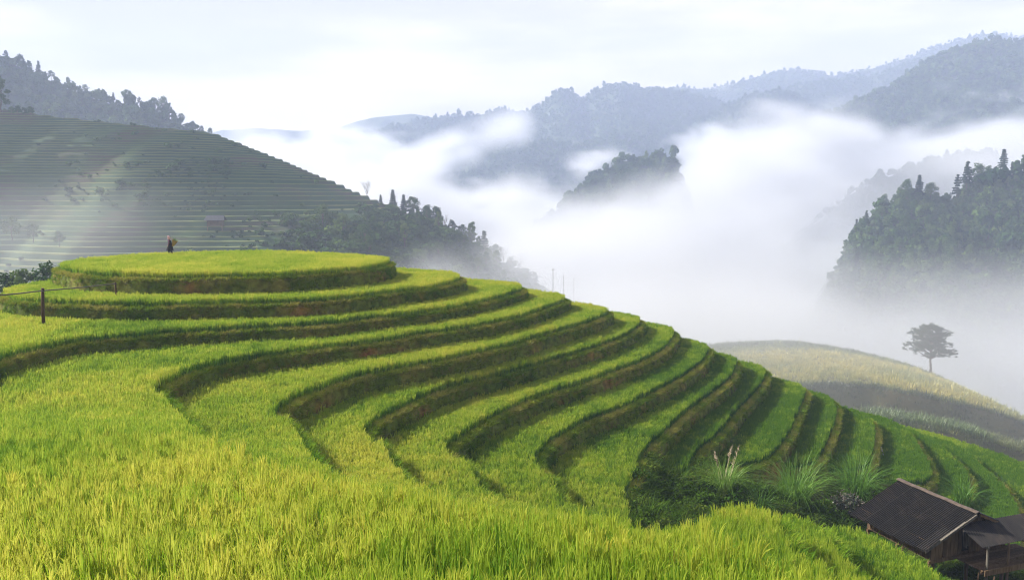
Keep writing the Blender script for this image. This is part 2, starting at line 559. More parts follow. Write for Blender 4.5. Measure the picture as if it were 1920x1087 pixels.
def gully_z(x, y):
    x = np.asarray(x, float); y = np.asarray(y, float)
    num = 0; den = 0
    for gx, gy, gz in GULLY:
        w = 1.0 / (((x - gx) ** 2 + (y - gy) ** 2) + 0.3) ** 1.6
        num = num + w * gz; den = den + w
    z = num / den
    far = sstep(50, 60, y) + sstep(30, 42, x)
    z = z + (-46 - z) * np.clip(far, 0, 1)
    return z + 0.35 * (fbm(x * 0.9, y * 0.9, seed=5) - 0.5)

LEVA = np.array(LEV + [0.0] * (100 - NK))
def ground_z(x, y):
    lb = lab_at(x, y)
    z = LEVA[np.clip(lb, 0, 99)] + ramp_up(x, y)
    return np.where(lb == 99, gully_z(x, y), z), lb

M_soil = noise_mat('paddy_soil', [(0.3, (0.045, 0.055, 0.018)), (0.7, (0.085, 0.075, 0.032))], 1.5, bump=0.4)
gx = np.arange(GX0 + 0.2, GX1 - 0.2, 0.34); gy = np.arange(GY0 + 0.2, GY1 - 0.2, 0.34)
XX, YY = np.meshgrid(gx, gy)
ZZ, LB = ground_z(XX, YY)
ground = add_obj('terrace_ground', grid_mesh('terrace_ground', XX, YY, ZZ - 0.12, [M_soil]))
tag(ground, 'wet dark soil of the rice terraces under the crop', 'ground', kind='structure')

# ---------------- banks
def bank_mat():
    m, n, l = new_mat('bank_earth')
    out = n.new('ShaderNodeOutputMaterial')
    b = n.new('ShaderNodeBsdfPrincipled'); b.inputs['Roughness'].default_value = 0.95; b.inputs['Specular IOR Level'].default_value = 0.1
    g = n.new('ShaderNodeNewGeometry')
    def nz(sc, det):
        t = n.new('ShaderNodeTexNoise'); t.inputs['Scale'].default_value = sc; t.inputs['Detail'].default_value = det
        l.new(g.outputs['Position'], t.inputs['Vector']); return t
    a, c, e = nz(0.35, 4), nz(2.2, 5), nz(9, 4)
    r1 = ramp(n, [(0.45, (0.100, 0.135, 0.018)), (0.62, (0.165, 0.145, 0.030)), (0.76, (0.24, 0.110, 0.034))])
    l.new(a.outputs['Fac'], r1.inputs[0])
    r2 = ramp(n, [(0.3, (0.45, 0.45, 0.45)), (0.7, (1.35, 1.35, 1.35))])
    l.new(c.outputs['Fac'], r2.inputs[0])
    mx = n.new('ShaderNodeMix'); mx.data_type = 'RGBA'; mx.blend_type = 'MULTIPLY'; mx.inputs[0].default_value = 1
    l.new(r1.outputs[0], mx.inputs[6]); l.new(r2.outputs[0], mx.inputs[7])
    l.new(mx.outputs[2], b.inputs['Base Color'])
    bp = n.new('ShaderNodeBump'); bp.inputs['Strength'].default_value = 0.8; bp.inputs['Distance'].default_value = 0.08
    l.new(e.outputs['Fac'], bp.inputs['Height']); l.new(bp.outputs[0], b.inputs['Normal'])
    l.new(b.outputs[0], out.inputs[0])
    return m
M_bank = bank_mat()
ORD = ['topmost', 'second highest', 'third highest', 'fourth highest', 'fifth highest', 'sixth highest', 'seventh highest', 'eighth highest',
       'ninth highest', 'tenth highest', 'eleventh highest', 'twelfth highest', 'thirteenth highest', 'fourteenth highest', 'fifteenth highest',
       'sixteenth highest', 'lowest']
TUFT_P, TUFT_N, TUFT_K = [], [], []
for k in range(NK):
    c = resample(POLY[k], 0.22, True)
    # leave out what lies far outside the view
    area = 0.5 * np.sum(c[:, 0] * np.roll(c[:, 1], -1) - np.roll(c[:, 0], -1) * c[:, 1])
    t = np.roll(c, -2, 0) - np.roll(c, 2, 0)
    t /= np.maximum(np.linalg.norm(t, axis=1, keepdims=True), 1e-6)
    nrm = np.stack([t[:, 1], -t[:, 0]], 1) * (1 if area > 0 else -1)      # points outwards = downhill
    step = LEV[k] - (LEV[k + 1] if k + 1 < NK else LEV[k] - 1.2)
    if k >= 8:
        step = step + 0.15
    s_ = np.arange(len(c)) * 0.22
    wob = (fbm(c[:, 0] * 0.8, c[:, 1] * 0.8, seed=40 + k) - 0.5)
    prof = [(-0.62, -0.06, 0), (-0.36, 0.03, .1), (-0.2, 0.13, .3), (-0.04, 0.15, .3), (0.06, 0.05, .3), (0.13, -0.2 * step, .5), (0.2, -0.45 * step, .7),
            (0.29, -0.72 * step, .8), (0.36, -0.94 * step, .5), (0.5, -1.06 * step, .2)]
    X, Y, Z = [], [], []
    zb = LEV[k] + ramp_up(c[:, 0], c[:, 1])
    for j, (off, dz, am) in enumerate(prof):
        nz = fbm(c[:, 0] * 2.2 + j * 0.35, c[:, 1] * 2.2, zb * 0 + j * 0.4, seed=60, octv=3) - 0.5
        o = off + am * 0.34 * nz + 0.16 * wob * (j > 1)
        X.append(c[:, 0] + nrm[:, 0] * o); Y.append(c[:, 1] + nrm[:, 1] * o)
        Z.append(zb + dz + (0.16 * wob + 0.07 * nz if j in (2, 3, 4) else 0))
    X, Y, Z = map(np.array, (X, Y, Z))
    # keep the stretch that bounds this terrace and is not under a higher one
    lbin = lab_at(c[:, 0] - nrm[:, 0] * 0.5, c[:, 1] - nrm[:, 1] * 0.5)
    lbout = lab_at(c[:, 0] + nrm[:, 0] * 0.5, c[:, 1] + nrm[:, 1] * 0.5)
    ppx, ppy, dep = project(np.stack([c[:, 0], c[:, 1], zb], 1))
    ok = (lbout > k) & (dep > 3) & (ppx > -400) & (ppx < 2350) & (ppy < 1500) & (c[:, 1] < 92)
    ok &= (lbin <= k)
    # split into runs
    ok2 = ok.copy()
    verts, faces = [], []
    n = len(c); m = len(prof)
    P = np.stack([X, Y, Z], -1)          # m, n, 3
    vid = -np.ones(n, int)
    for i in range(n):
        if ok2[i]:
            vid[i] = len(verts) // m
            verts.extend(P[:, i, :].tolist())
    for i in range(n):
        a, b = vid[i], vid[(i + 1) % n]
        if a >= 0 and b >= 0:
            for j in range(m - 1):
                f = (a * m + j, b * m + j, b * m + j + 1, a * m + j + 1)
                faces.append(f if area > 0 else f[::-1])
    if faces:
        bo = add_obj('terrace_bank', mesh_from('terrace_bank', verts, faces, [M_bank], smooth=True))
        tag(bo, 'earth and grass bank holding up the %s terrace of the near hill' % ORD[k], 'bank', 'banks of the near terraces', 'structure')
    # tufts of grass on the bank
    i = np.where(ok)[0]
    if len(i):
        dd = dep[i]
        per = np.where(dd < 35, 17, np.where(dd < 55, 15, 11))
        per = np.where(c[i, 1] < {3: 37.3, 4: 37.0, 5: 37.3, 6: 38.5, 7: 39.5, 8: 38.0}.get(k, -99), 22, per)
        ii = np.repeat(i, per)
        u = RNG.random(len(ii))
        # more on the bund and the upper part, thinner below where earth shows
        row = np.where(u < 0.45, 1.0 + 3.2 * RNG.random(len(ii)), 3.5 + 5.0 * RNG.random(len(ii)))
        bare = fbm(c[ii, 0] * 0.28, c[ii, 1] * 0.28, seed=77, octv=3)
        keep = (row < 4.4) | (RNG.random(len(ii)) < np.clip(1.25 - 2.2 * (bare - 0.35) * 2, 0.12, 1))
        ii, row = ii[keep], row[keep]
        r0 = np.floor(row).astype(int); fr = (row - r0)[:, None]
        jit = (RNG.random((len(ii), 1)) * 1.0)
        nxt = (ii + 1) % n
        a = P[r0, ii] * (1 - fr) + P[r0 + 1, ii] * fr
        b = P[r0, nxt] * (1 - fr) + P[r0 + 1, nxt] * fr
        TUFT_P.append(a + np.where(np.linalg.norm(b - a, axis=1, keepdims=True) < 1, (b - a) * jit, 0))
        TUFT_N.append(np.concatenate([nrm[ii], (row[:, None] < 4.2) * 1.0], 1))
        TUFT_K.append(np.full(len(ii), k))

# ---------------- grass tufts for banks
def blade(mb, base, h, lean, az, w, seg=4, mi=0, droop=0.5, twist=0.0):
    d = Vector((math.cos(az), math.sin(az), 0)); side = Vector((-math.sin(az + twist), math.cos(az + twist), 0))
    rows = []
    for s in range(seg + 1):
        t = s / seg
        p = Vector(base) + d * (lean * h * (t ** (1.2 + droop))) + Vector((0, 0, h * (t - droop * 0.55 * lean * t * t * t)))
        ww = w * (1 - t) ** 0.6 if s < seg else w * 0.08
        if s == 0: ww = w * 0.7
        rows.append((p - side * ww / 2, p + side * ww / 2))
    mb.quadstrip(rows, mi)

def tuft_mesh(name, mats, nb, h, w, spread, lean, seg=3):
    mb = MB()
    for _ in range(nb):
        az = random.uniform(0, 6.28)
        r = spread * math.sqrt(random.random())
        blade(mb, (r * math.cos(az), r * math.sin(az), -0.02), h * random.uniform(0.55, 1.1), lean * random.uniform(0.3, 1.2), az + random.uniform(-0.8, 0.8), w * random.uniform(0.7, 1.2), seg, 0, random.uniform(0.3, 1.0))
    return mb.mesh(name, mats)

M_bgrass = leaf_mat('bank_grass', [(0.0, (0.06, 0.14, 0.010)), (0.5, (0.14, 0.235, 0.018)), (0.85, (0.24, 0.28, 0.03)), (1.0, (0.33, 0.31, 0.07))], 0.3, gloss=0.0)
tufts = hidden_collection('tuft_kind', [tuft_mesh('bank_tuft', [M_bgrass], 22, 0.26, 0.022, 0.16, 0.9) for _ in range(5)])
tp = np.concatenate(TUFT_P); tn = np.concatenate(TUFT_N); tk = np.concatenate(TUFT_K)
az = np.arctan2(tn[:, 1], tn[:, 0])
tiltv = np.where(tn[:, 2] > 0.5, RNG.normal(0.15, 0.2, len(az)), RNG.normal(0.95, 0.25, len(az)))
# tilt the tuft's axis outwards over the bank: rotate about Y by tilt, then about Z by azimuth
rot = np.stack([np.zeros_like(az), tiltv, az], 1)
sc = RNG.uniform(0.6, 1.25, len(az))
YAP = np.array([0, 0, 0, 37.3, 37.0, 37.3, 38.5, 39.5, 38.0] + [0] * 20)
sc = np.where(tp[:, 1] < YAP[tk], sc * 1.7, sc)
NEARB = tp[:, 1] < YAP[tk]
tint = np.clip(fbm(tp[:, 0] * 0.5, tp[:, 1] * 0.5, seed=9) * 1.3 - 0.2 + RNG.normal(0, 0.16, len(az)), 0, 1)
tint = np.clip(tint + 0.34 * ((tn[:, 2] > .5) & ~NEARB) - 0.12 * NEARB, 0, 1)  # bund tops tinted drier and paler; their sunlit edge is put into colour
bgo = scatter('bank_grass', tp, rot, np.stack([sc, sc, sc], 1), tint, RNG.integers(0, 5, len(az)), tufts)
tag(bgo, 'short grass growing on the terrace banks', 'grass')

# ---------------- rice
M_leaf = leaf_mat('rice_leaf', [(0.0, (0.045, 0.145, 0.012)), (0.4, (0.13, 0.27, 0.016)), (0.75, (0.26, 0.40, 0.022)), (1.0, (0.40, 0.47, 0.036))], 0.48, gloss=0.03)
M_ear = leaf_mat('rice_ear', [(0.0, (0.15, 0.28, 0.03)), (0.4, (0.35, 0.46, 0.05)), (1.0, (0.58, 0.57, 0.10))], 0.4, gloss=0.0)

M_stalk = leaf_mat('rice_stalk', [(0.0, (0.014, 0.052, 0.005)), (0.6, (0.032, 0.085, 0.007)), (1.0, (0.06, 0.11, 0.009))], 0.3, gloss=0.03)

def rice_mesh(name, nl, ne, h, w, spread, seg, earw):
    mb = MB()
    for i in range(nl):
        a = random.uniform(0, 6.28); r = spread * math.sqrt(random.random())
        up = random.random()
        mi = 0
        if i % 5 < 2:
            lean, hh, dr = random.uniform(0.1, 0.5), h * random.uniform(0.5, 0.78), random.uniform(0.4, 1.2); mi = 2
        else:
            lean, hh, dr = random.uniform(0.02, 0.18), h * random.uniform(0.78, 1.10), random.uniform(0.1, 0.5)
        blade(mb, (r * math.cos(a), r * math.sin(a), -0.04), hh, lean, a + random.uniform(-1, 1), w * random.uniform(0.7, 1.25), seg, mi, dr, random.uniform(-1.4, 1.4))
    for _ in range(ne):                       # nodding ears of grain
        a = random.uniform(0, 6.28); r = spread * 1.1 * math.sqrt(random.random())
        d = Vector((math.cos(a + random.uniform(-.7, .7)), math.sin(a + random.uniform(-.7, .7)), 0)); sd = Vector((-d.y, d.x, 0))
        hh = h * random.uniform(0.72, 0.92)
        L = h * random.uniform(0.24, 0.34)
        p0 = Vector((r * math.cos(a), r * math.sin(a), hh - L * .6))
        bend = random.uniform(0.05, 0.4)
        rows, rows2 = [], []
        prof = (0.2, 0.8, 1.0, 0.8, 0.12)
        for s in range(5):
            t = s / 4
            p = p0 + d * (L * bend * t * t) + Vector((0, 0, L * (1.15 * t - 0.75 * bend * t * t * t)))
            ww = earw * prof[s]
            rows.append((p - sd * ww / 2, p + sd * ww / 2))
            rows2.append((p - d * ww / 2, p + d * ww / 2))
        mb.quadstrip(rows, 1); mb.quadstrip(rows2, 1)
    return mb.mesh(name, [M_leaf, M_ear, M_stalk])

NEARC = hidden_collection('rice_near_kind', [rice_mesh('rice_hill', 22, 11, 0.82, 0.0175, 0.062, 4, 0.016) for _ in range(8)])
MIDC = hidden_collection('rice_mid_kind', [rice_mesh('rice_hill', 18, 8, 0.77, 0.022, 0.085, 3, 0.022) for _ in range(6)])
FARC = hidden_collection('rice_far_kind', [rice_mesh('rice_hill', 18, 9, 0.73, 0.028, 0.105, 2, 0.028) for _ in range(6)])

def rice_points(k, s, d0, d1, free):
    ys, xs = np.where(LAB == k)
    if not len(ys):
        return np.zeros((0, 3))
    x0, x1, y0, y1 = GX0 + xs.min() * GS, GX0 + xs.max() * GS, GY0 + ys.min() * GS, GY0 + ys.max() * GS
    x0, x1 = max(x0, -48), min(x1, 58)
    y0, y1 = max(y0, 4.5, d0 * 0.7), min(y1, 92, d1 + 6)
    if y1 <= y0 or x1 <= x0:
        return np.zeros((0, 3))
    X, Y = np.meshgrid(np.arange(x0, x1, s), np.arange(y0, y1, s))
    X = X.ravel() + RNG.uniform(-.42, .42, X.size) * s; Y = Y.ravel() + RNG.uniform(-.42, .42, Y.size) * s
    i = np.clip(((X - GX0) / GS).astype(int), 0, gnx - 1); j = np.clip(((Y - GY0) / GS).astype(int), 0, gny - 1)
    ok = free[j, i]
    X, Y = X[ok], Y[ok]
    Z = LEV[k] + ramp_up(X, Y)
    px_, py_, dep = project(np.stack([X, Y, Z + 0.4], 1))
    ok = (dep > d0) & (dep <= d1) & (px_ > -260) & (px_ < 2180) & (py_ < 1330)
    return np.stack([X, Y, Z], 1)[ok]

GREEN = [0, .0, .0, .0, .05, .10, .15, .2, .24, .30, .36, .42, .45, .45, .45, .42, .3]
for k in range(NK):
    here = LAB == k
    free = here & ~dilate(LAB > k, 0.42) & ~dilate(LAB < k, 0.42)
    if 3 <= k <= 9:                 # on the camera's own slope the crop runs right up to the edges
        near_side = np.zeros_like(here)
        near_side[:int(({3: 36.6, 4: 36.2, 5: 36.6, 6: 37.6, 7: 38.6, 8: 38.5, 9: 36}[k] - GY0) / GS)] = True
        free |= here & near_side & ~dilate(LAB > k, 0.1) & ~dilate(LAB < k, 0.1)
    if k in (5, 6, 7):
        pass
    sets = [(0, 25, 0.19, NEARC, 8), (25, 46, 0.175, MIDC, 6), (46, 110, 0.18, FARC, 6)]
    for d0, d1, s, coll, nv in sets:
        p = rice_points(k, s, d0, d1, free)
        if len(p) < 5:
            continue
        n = len(p)
        x, y = p[:, 0], p[:, 1]
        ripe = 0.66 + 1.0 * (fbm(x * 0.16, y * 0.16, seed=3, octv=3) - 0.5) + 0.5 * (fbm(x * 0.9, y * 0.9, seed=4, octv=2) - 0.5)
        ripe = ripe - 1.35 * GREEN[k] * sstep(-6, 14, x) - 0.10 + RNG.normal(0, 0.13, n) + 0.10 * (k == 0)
        patch = fbm(x * 0.5, y * 0.5, seed=21, octv=3)
        hs = RNG.normal(1.0, 0.13 if d0 == 0 else 0.075, n) * (0.92 + 0.18 * patch)
        leanx, leany = RNG.normal(0.02, 0.07, n), RNG.normal(0.04, 0.07, n)
        rot = np.stack([leanx, leany, RNG.uniform(0, 6.28, n)], 1)
        ws = RNG.uniform(0.9, 1.15, n)
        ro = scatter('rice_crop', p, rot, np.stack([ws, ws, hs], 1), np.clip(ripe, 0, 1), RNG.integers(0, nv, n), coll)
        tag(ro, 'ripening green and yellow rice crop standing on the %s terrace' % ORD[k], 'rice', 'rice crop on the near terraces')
# ================================================================ hills, forests, valley
M_hillbank = noise_mat('hill_bank', [(0.25, (0.014, 0.044, 0.012)), (0.5, (0.030, 0.070, 0.018)), (0.64, (0.066, 0.052, 0.028)), (0.8, (0.040, 0.078, 0.020))], 0.035, detail=8, coords='Object')
M_hillrice = noise_mat('hill_rice', [(0.3, (0.045, 0.085, 0.018)), (0.5, (0.09, 0.12, 0.028)), (0.7, (0.135, 0.145, 0.04))], 0.03, detail=5, coords='Object')
M_forest_floor = noise_mat('forest_floor', [(0.3, (0.022, 0.040, 0.014)), (0.7, (0.045, 0.065, 0.022))], 0.02, detail=6)
M_trunk = noise_mat('bark', [(0.3, (0.06, 0.045, 0.033)), (0.7, (0.13, 0.10, 0.075))], 3.0, stretch=(1, 1, 0.3), bump=0.4)
CR_STOPS = [(0.0, (0.024, 0.056, 0.018)), (0.5, (0.052, 0.100, 0.026)), (1.0, (0.105, 0.155, 0.042))]
M_crown_i = leaf_mat('forest_leaf', CR_STOPS, 0.3, gloss=0.0)
M_crown = leaf_mat('crown_leaf', CR_STOPS, 0.3, attr='object', gloss=0.0, noise=0.45)
M_conif = leaf_mat('conifer_needles', [(0.0, (0.018, 0.042, 0.018)), (1.0, (0.050, 0.080, 0.030))], 0.2, attr='object', gloss=0.0, noise=0.5)

def leafball(mb, c, rad, n, size, flat=1.0, mi=0):
    for _ in range(n):
        d = Vector((random.gauss(0, 1), random.gauss(0, 1), random.gauss(0, 1))).normalized()
        r = rad * (0.55 + 0.5 * random.random())
        p = Vector(c) + Vector((d.x * r, d.y * r, d.z * r * flat))
        nn = (d + Vector((random.gauss(0, .6), random.gauss(0, .6), random.gauss(0.3, .6)))).normalized()
        a = nn.orthogonal().normalized(); b = nn.cross(a)
        th = random.uniform(0, 6.28); a, b = a * math.cos(th) + b * math.sin(th), b * math.cos(th) - a * math.sin(th)
        s = size * random.uniform(0.6, 1.3)
        mb.poly((p - a * s - b * s * .5, p + a * s * .2 - b * s * .8, p + a * s + b * s * .3, p - a * s * .1 + b * s * .8), mi)

def canopy_mesh(name, mats, r, h, n, size, tall=False):
    mb = MB()
    k = 5
    for i in range(k):
        if tall:
            z = h * (0.25 + 0.7 * i / (k - 1)); rr = r * (1.05 - 0.8 * i / (k - 1)); off = 0.15 * r
        else:
            z = h * random.uniform(0.45, 0.85); rr = r * random.uniform(0.45, 0.7); off = r * 0.6
        leafball(mb, (random.uniform(-off, off), random.uniform(-off, off), z), rr, n // k, size, 0.85)
    return mb.mesh(name, mats)

CANOPY = hidden_collection('canopy_kind', [canopy_mesh('canopy', [M_crown_i], 3.6, 8, 130, 1.0, i in (2, 5)) for i in range(7)])
BUSHES = hidden_collection('bush_kind', [canopy_mesh('bush', [M_crown_i], 1.0, 1.7, 90, 0.30) for i in range(5)])

def skyline_fn(pts, D):
    w = np.array([at_y(a, b, D) for a, b in pts])
    o = np.argsort(w[:, 0])
    return w[o, 0], w[o, 2]

MOUNT = {}
def mountain(name, label, pts, D, slope, depth, seed, amp=0.22, scale=120., nx=200, ny=70, mat=None, rough=4.0, back=0.4, canopy=0.0, shear=0.0, ext=0.15):
    sx, sz = skyline_fn(pts, D)
    sz = sz - canopy
    L = sx[-1] - sx[0]
    xs = np.linspace(sx[0] - ext * L, sx[-1] + ext * L, nx)
    ts = np.concatenate([-depth * np.linspace(1, 0, ny) ** 1.3, depth * back * np.linspace(0.03, 1, ny // 4)])
    X, T = np.meshgrid(xs, ts)
    ridge = np.interp(X, sx, sz)
    ridge = ridge - slope * 0.9 * np.clip(sx[0] - X, 0, None) - slope * 0.9 * np.clip(X - sx[-1], 0, None)
    a = np.abs(T)
    wob = (fbm(X / scale, T / scale + 7, seed=seed) - 0.5)
    Xs = X + shear * T
    spur = np.abs(fbm(X / scale * 0.8 + 0.35 * T / scale, T / scale * 0.35, seed=seed + 3, octv=5) * 2 - 1)
    grow = np.clip(a / (0.35 * depth), 0, 1)
    Z = ridge - slope * a * (1 - 0.25 * np.clip(a / depth, 0, 1)) - amp * scale * spur * grow * 1.6 + amp * scale * wob * grow
    Z = Z + rough * (fbm(X / 22., T / 22., seed=seed + 9, octv=3) - 0.6) * np.clip(a / 30., 0.15, 1)
    o = add_obj(name, grid_mesh(name, Xs, D + T, Z, [mat or M_forest_floor]))
    tag(o, label, 'hill' if 'hill' in name else 'mountain', kind='structure')
    MOUNT[label] = (xs, ts, Z, D, shear)
    return label

def surf(key, n, tmin, tmax, seed=0, clump=0.0):
    """random points on the front of a mountain"""
    xs, ts, Z, D, shear = MOUNT[key]
    rg = np.random.default_rng(seed)
    x = rg.uniform(xs[0], xs[-1], n); t = rg.uniform(tmin, tmax, n)
    i = np.clip(np.searchsorted(xs, x) - 1, 0, len(xs) - 2); j = np.clip(np.searchsorted(ts, t) - 1, 0, len(ts) - 2)
    fx = (x - xs[i]) / (xs[i + 1] - xs[i]); ft = (t - ts[j]) / (ts[j + 1] - ts[j])
    z = (Z[j, i] * (1 - fx) + Z[j, i + 1] * fx) * (1 - ft) + (Z[j + 1, i] * (1 - fx) + Z[j + 1, i + 1] * fx) * ft
    p = np.stack([x + shear * t, D + t, z], 1)
    return p

def in_view(p, mx=120, my=60):
    a, b, d = project(p)
    return (a > -mx) & (a < 1920 + mx) & (b > -200) & (b < 1087 + my) & (d > 1)

def forest(name, key, n, tmin, tmax, s, seed, label, zmin=-40, tmean=0.5):
    p = surf(key, n, tmin, tmax, seed)
    p = p[in_view(p) & (p[:, 2] > zmin)]
    n = len(p)
    rg = np.random.default_rng(seed + 1)
    sc = s * rg.lognormal(0, 0.28, n)
    rot = np.stack([np.zeros(n), np.zeros(n), rg.uniform(0, 6.28, n)], 1)
    tint = np.clip(tmean + rg.normal(0, 0.2, n) + 0.9 * (fbm(p[:, 0] / 70., p[:, 2] / 40., seed=seed) - 0.5), 0, 1)
    o = scatter(name, p - np.array((0, 0, 0.8)) * s, rot, np.stack([sc, sc, sc * rg.uniform(.85, 1.35, n)], 1), tint, rg.integers(0, 7, n), CANOPY)
    tag(o, label, 'forest')
    return o

# ---- distant ranges
mountain('mountain', 'pale distant range low on the horizon behind the fog', [(300, 270), (420, 243), (480, 240), (560, 246), (630, 240), (690, 222), (740, 216), (770, 213), (800, 218), (850, 224), (950, 232), (1050, 245)], 1980, 0.35, 420, 21, nx=120, ny=30, scale=500., rough=25, amp=.1)
kX = mountain('mountain', 'blue far range rising behind the right hand mountain', [(1200, 185), (1280, 163), (1330, 170), (1400, 150), (1440, 138), (1500, 130), (1560, 143), (1640, 128), (1720, 103), (1780, 80), (1850, 63), (1930, 72), (2050, 110)], 1900, 0.5, 520, 22, nx=140, ny=36, scale=350., rough=22)
kY = mountain('mountain', 'blue middle ridge between the central peak and the right hand mountain', [(1330, 235), (1400, 190), (1440, 178), (1500, 160), (1560, 150), (1640, 140), (1720, 112), (1790, 98), (1900, 90)], 1640, 0.5, 480, 32, nx=120, ny=36, scale=300., rough=20)
kC = mountain('mountain', 'blue forested central mountain with a rounded peak above the fog', [(560, 280), (630, 262), (700, 243), (760, 228), (830, 216), (900, 213), (940, 201), (980, 209), (1010, 197), (1035, 174), (1052, 164), (1072, 168), (1090, 185), (1115, 166), (1155, 152), (1195, 158), (1215, 166), (1235, 161), (1262, 168), (1290, 173), (1330, 181), (1370, 195), (1400, 205), (1460, 230), (1540, 262)], 1600, 0.55, 520, 23, scale=170., nx=260, ny=80, amp=.2, rough=7, canopy=3)
kC2 = mountain('mountain', 'blue forested shoulder right of the central peak', [(1290, 235), (1340, 205), (1370, 190), (1400, 180), (1450, 168), (1490, 175), (1530, 196), (1580, 225), (1640, 260)], 1430, 0.55, 420, 24, scale=150., nx=140, ny=60, amp=.18, rough=7, canopy=3)
kC3 = mountain('mountain', 'blue lower spur of the central mountain dipping into the fog', [(760, 345), (840, 318), (900, 290), (960, 268), (1010, 262), (1080, 268), (1160, 250), (1240, 262), (1330, 300)], 1330, 0.5, 330, 34, scale=120., nx=140, ny=50, amp=.15, rough=7, canopy=3)
kR = mountain('mountain', 'large forested mountain at the right edge above the fog', [(1430, 285), (1540, 213), (1600, 190), (1650, 171), (1700, 141), (1750, 106), (1800, 87), (1850, 74), (1930, 80), (2050, 95)], 1080, 0.62, 480, 25, scale=150., nx=220, ny=90, amp=.22, rough=7, canopy=3)
kF = mountain('hill', 'dark wooded knob standing out of the fog', [(1000, 420), (1060, 372), (1085, 347), (1110, 322), (1150, 305), (1200, 290), (1240, 285), (1262, 292), (1272, 312), (1285, 350), (1300, 380)], 720, 0.75, 150, 26, scale=60., nx=120, ny=50, amp=.2, rough=4, canopy=5, ext=.05)
kF2 = mountain('hill', 'faint wooded ridge half hidden in the fog', [(1400, 520), (1455, 468), (1500, 432), (1550, 392), (1600, 350), (1640, 330), (1720, 300), (1850, 270)], 640, 0.7, 150, 27, scale=60., nx=120, ny=50, amp=.15, rough=4, canopy=5, ext=.05)
kU = mountain('hill', 'forested hill on the left behind the terraced slope', [(-160, 50), (-60, 70), (0, 100), (40, 118), (70, 134), (130, 158), (200, 184), (260, 192), (300, 203), (330, 219), (370, 240), (400, 256), (440, 285), (480, 310)], 620, 0.55, 260, 28, scale=80., nx=160, ny=60, amp=.15, rough=4, canopy=4)
kW = mountain('hill', 'dark wooded hillside at the right edge above the mist', [(1520, 600), (1560, 500), (1585, 455), (1612, 415), (1655, 375), (1700, 352), (1745, 360), (1790, 368), (1815, 340), (1850, 322), (1930, 302), (2050, 270), (2200, 250)], 430, 0.62, 250, 29, scale=60., nx=160, ny=80, amp=.14, rough=3, canopy=5, ext=.03, shear=0.1)

forest('forest', kC, 15000, -330, 6, 0.68, 101, 'mass of trees covering the central mountain', zmin=20)
forest('forest', kC2, 5000, -260, 6, 0.66, 102, 'mass of trees covering the shoulder right of the central peak', zmin=30)
forest('forest', kC3, 4500, -200, 6, 0.66, 103, 'mass of trees on the lower spur in the fog', zmin=0)
forest('forest', kR, 15000, -330, 6, 0.66, 104, 'mass of trees covering the right hand mountain', zmin=40)
forest('forest', kX, 6000, -200, 8, 0.75, 111, 'mass of trees along the blue far range', zmin=120)
forest('forest', kY, 5000, -200, 8, 0.7, 112, 'mass of trees along the blue middle ridge', zmin=60)
forest('forest', kF, 1800, -110, 6, 0.68, 105, 'trees covering the wooded knob in the fog', zmin=-30)
forest('forest', kF2, 1500, -100, 4, 0.62, 106, 'trees on the faint ridge in the fog', zmin=-60)
forest('forest', kU, 4800, -190, 3, 0.62, 107, 'mass of trees covering the hill behind the terraced slope', zmin=20, tmean=0.55)
forest('forest', kW, 8000, -190, 2, 0.5, 108, 'undergrowth and small trees between the tall trees of the wooded hillside', zmin=-75, tmean=0.4)

# ---- valley floor
vx, vy = np.meshgrid(np.linspace(-3300, 3300, 160), np.concatenate([np.linspace(46, 700, 80), np.linspace(730, 2600, 60)]))
vz = -62 - 40 * sstep(80, 260, vy) + 25 * (fbm(vx / 160., vy / 160., seed=51) - .5)
valley = add_obj('valley_floor', grid_mesh('valley_floor', vx, vy, vz, [M_forest_floor]))
tag(valley, 'green valley floor hidden under the fog', 'valley', kind='structure')
# the ground the photographer stands on, falling away behind and to the sides
hx, hy = np.meshgrid(np.linspace(-120, 120, 60), np.linspace(-58, 60, 40))
hz = -1.75 - 0.0 * hx
hd = np.sqrt((hx + 6) ** 2 + np.clip(hy, 0, None) ** 2)
hz = np.where(hy > -9.2, -48.0, -2.6 - 0.12 * np.clip(-hy - 9, 0, None)) - 12 * sstep(40, 110, np.abs(hx))
back_ground = add_obj('hill_ground', grid_mesh('hill_ground', hx, hy, hz, [M_hillbank]))
tag(back_ground, 'grassy hillside around and behind the terraces', 'ground', kind='structure')

# ---- the terraced hill on the left
SIL = [(-260, 165), (-100, 190), (0, 207), (100, 222), (200, 232), (270, 241), (330, 246), (400, 253), (480, 284), (560, 316), (640, 351), (720, 386), (790, 410), (850, 434), (900, 470), (960, 507), (1000, 532), (1040, 562), (1110, 610)]
HY = 340.0
sw = np.array([at_y(a, b, HY) for a, b in SIL])
SZ, SX = sw[::-1, 2], sw[::-1, 0]
def hill_contour(z, wv):
    xs = np.interp(z, SZ, SX)
    x0 = -330.0
    # parameter: 0 far left .. 1 silhouette, then round the back
    s = np.linspace(0, 1, 420)
    x = x0 + (xs - x0) * (1 - (1 - s) ** 1.7)
    w = np.clip((xs - x) / 75.0, 0, 1)
    yf = 268 + 2.05 * z
    y = HY - (HY - yf) * (1 - (1 - w) ** 2.3) ** (1 / 2.3)
    y = y + w * (26 * (fbm(x / 55., x * 0 + z / 90., seed=61, octv=3) - .5) + 7 * (fbm(x / 16., x * 0 + z / 30., seed=62, octv=2) - .5) + wv * (fbm(x / 24., x * 0 + z * 3.1, seed=63, octv=2) - .5))
    xb = xs - np.array((1.5, 6, 20, 60.0)); yb = HY + np.array((6, 16, 32, 55.0))
    return np.concatenate([x, xb]), np.concatenate([y, yb])

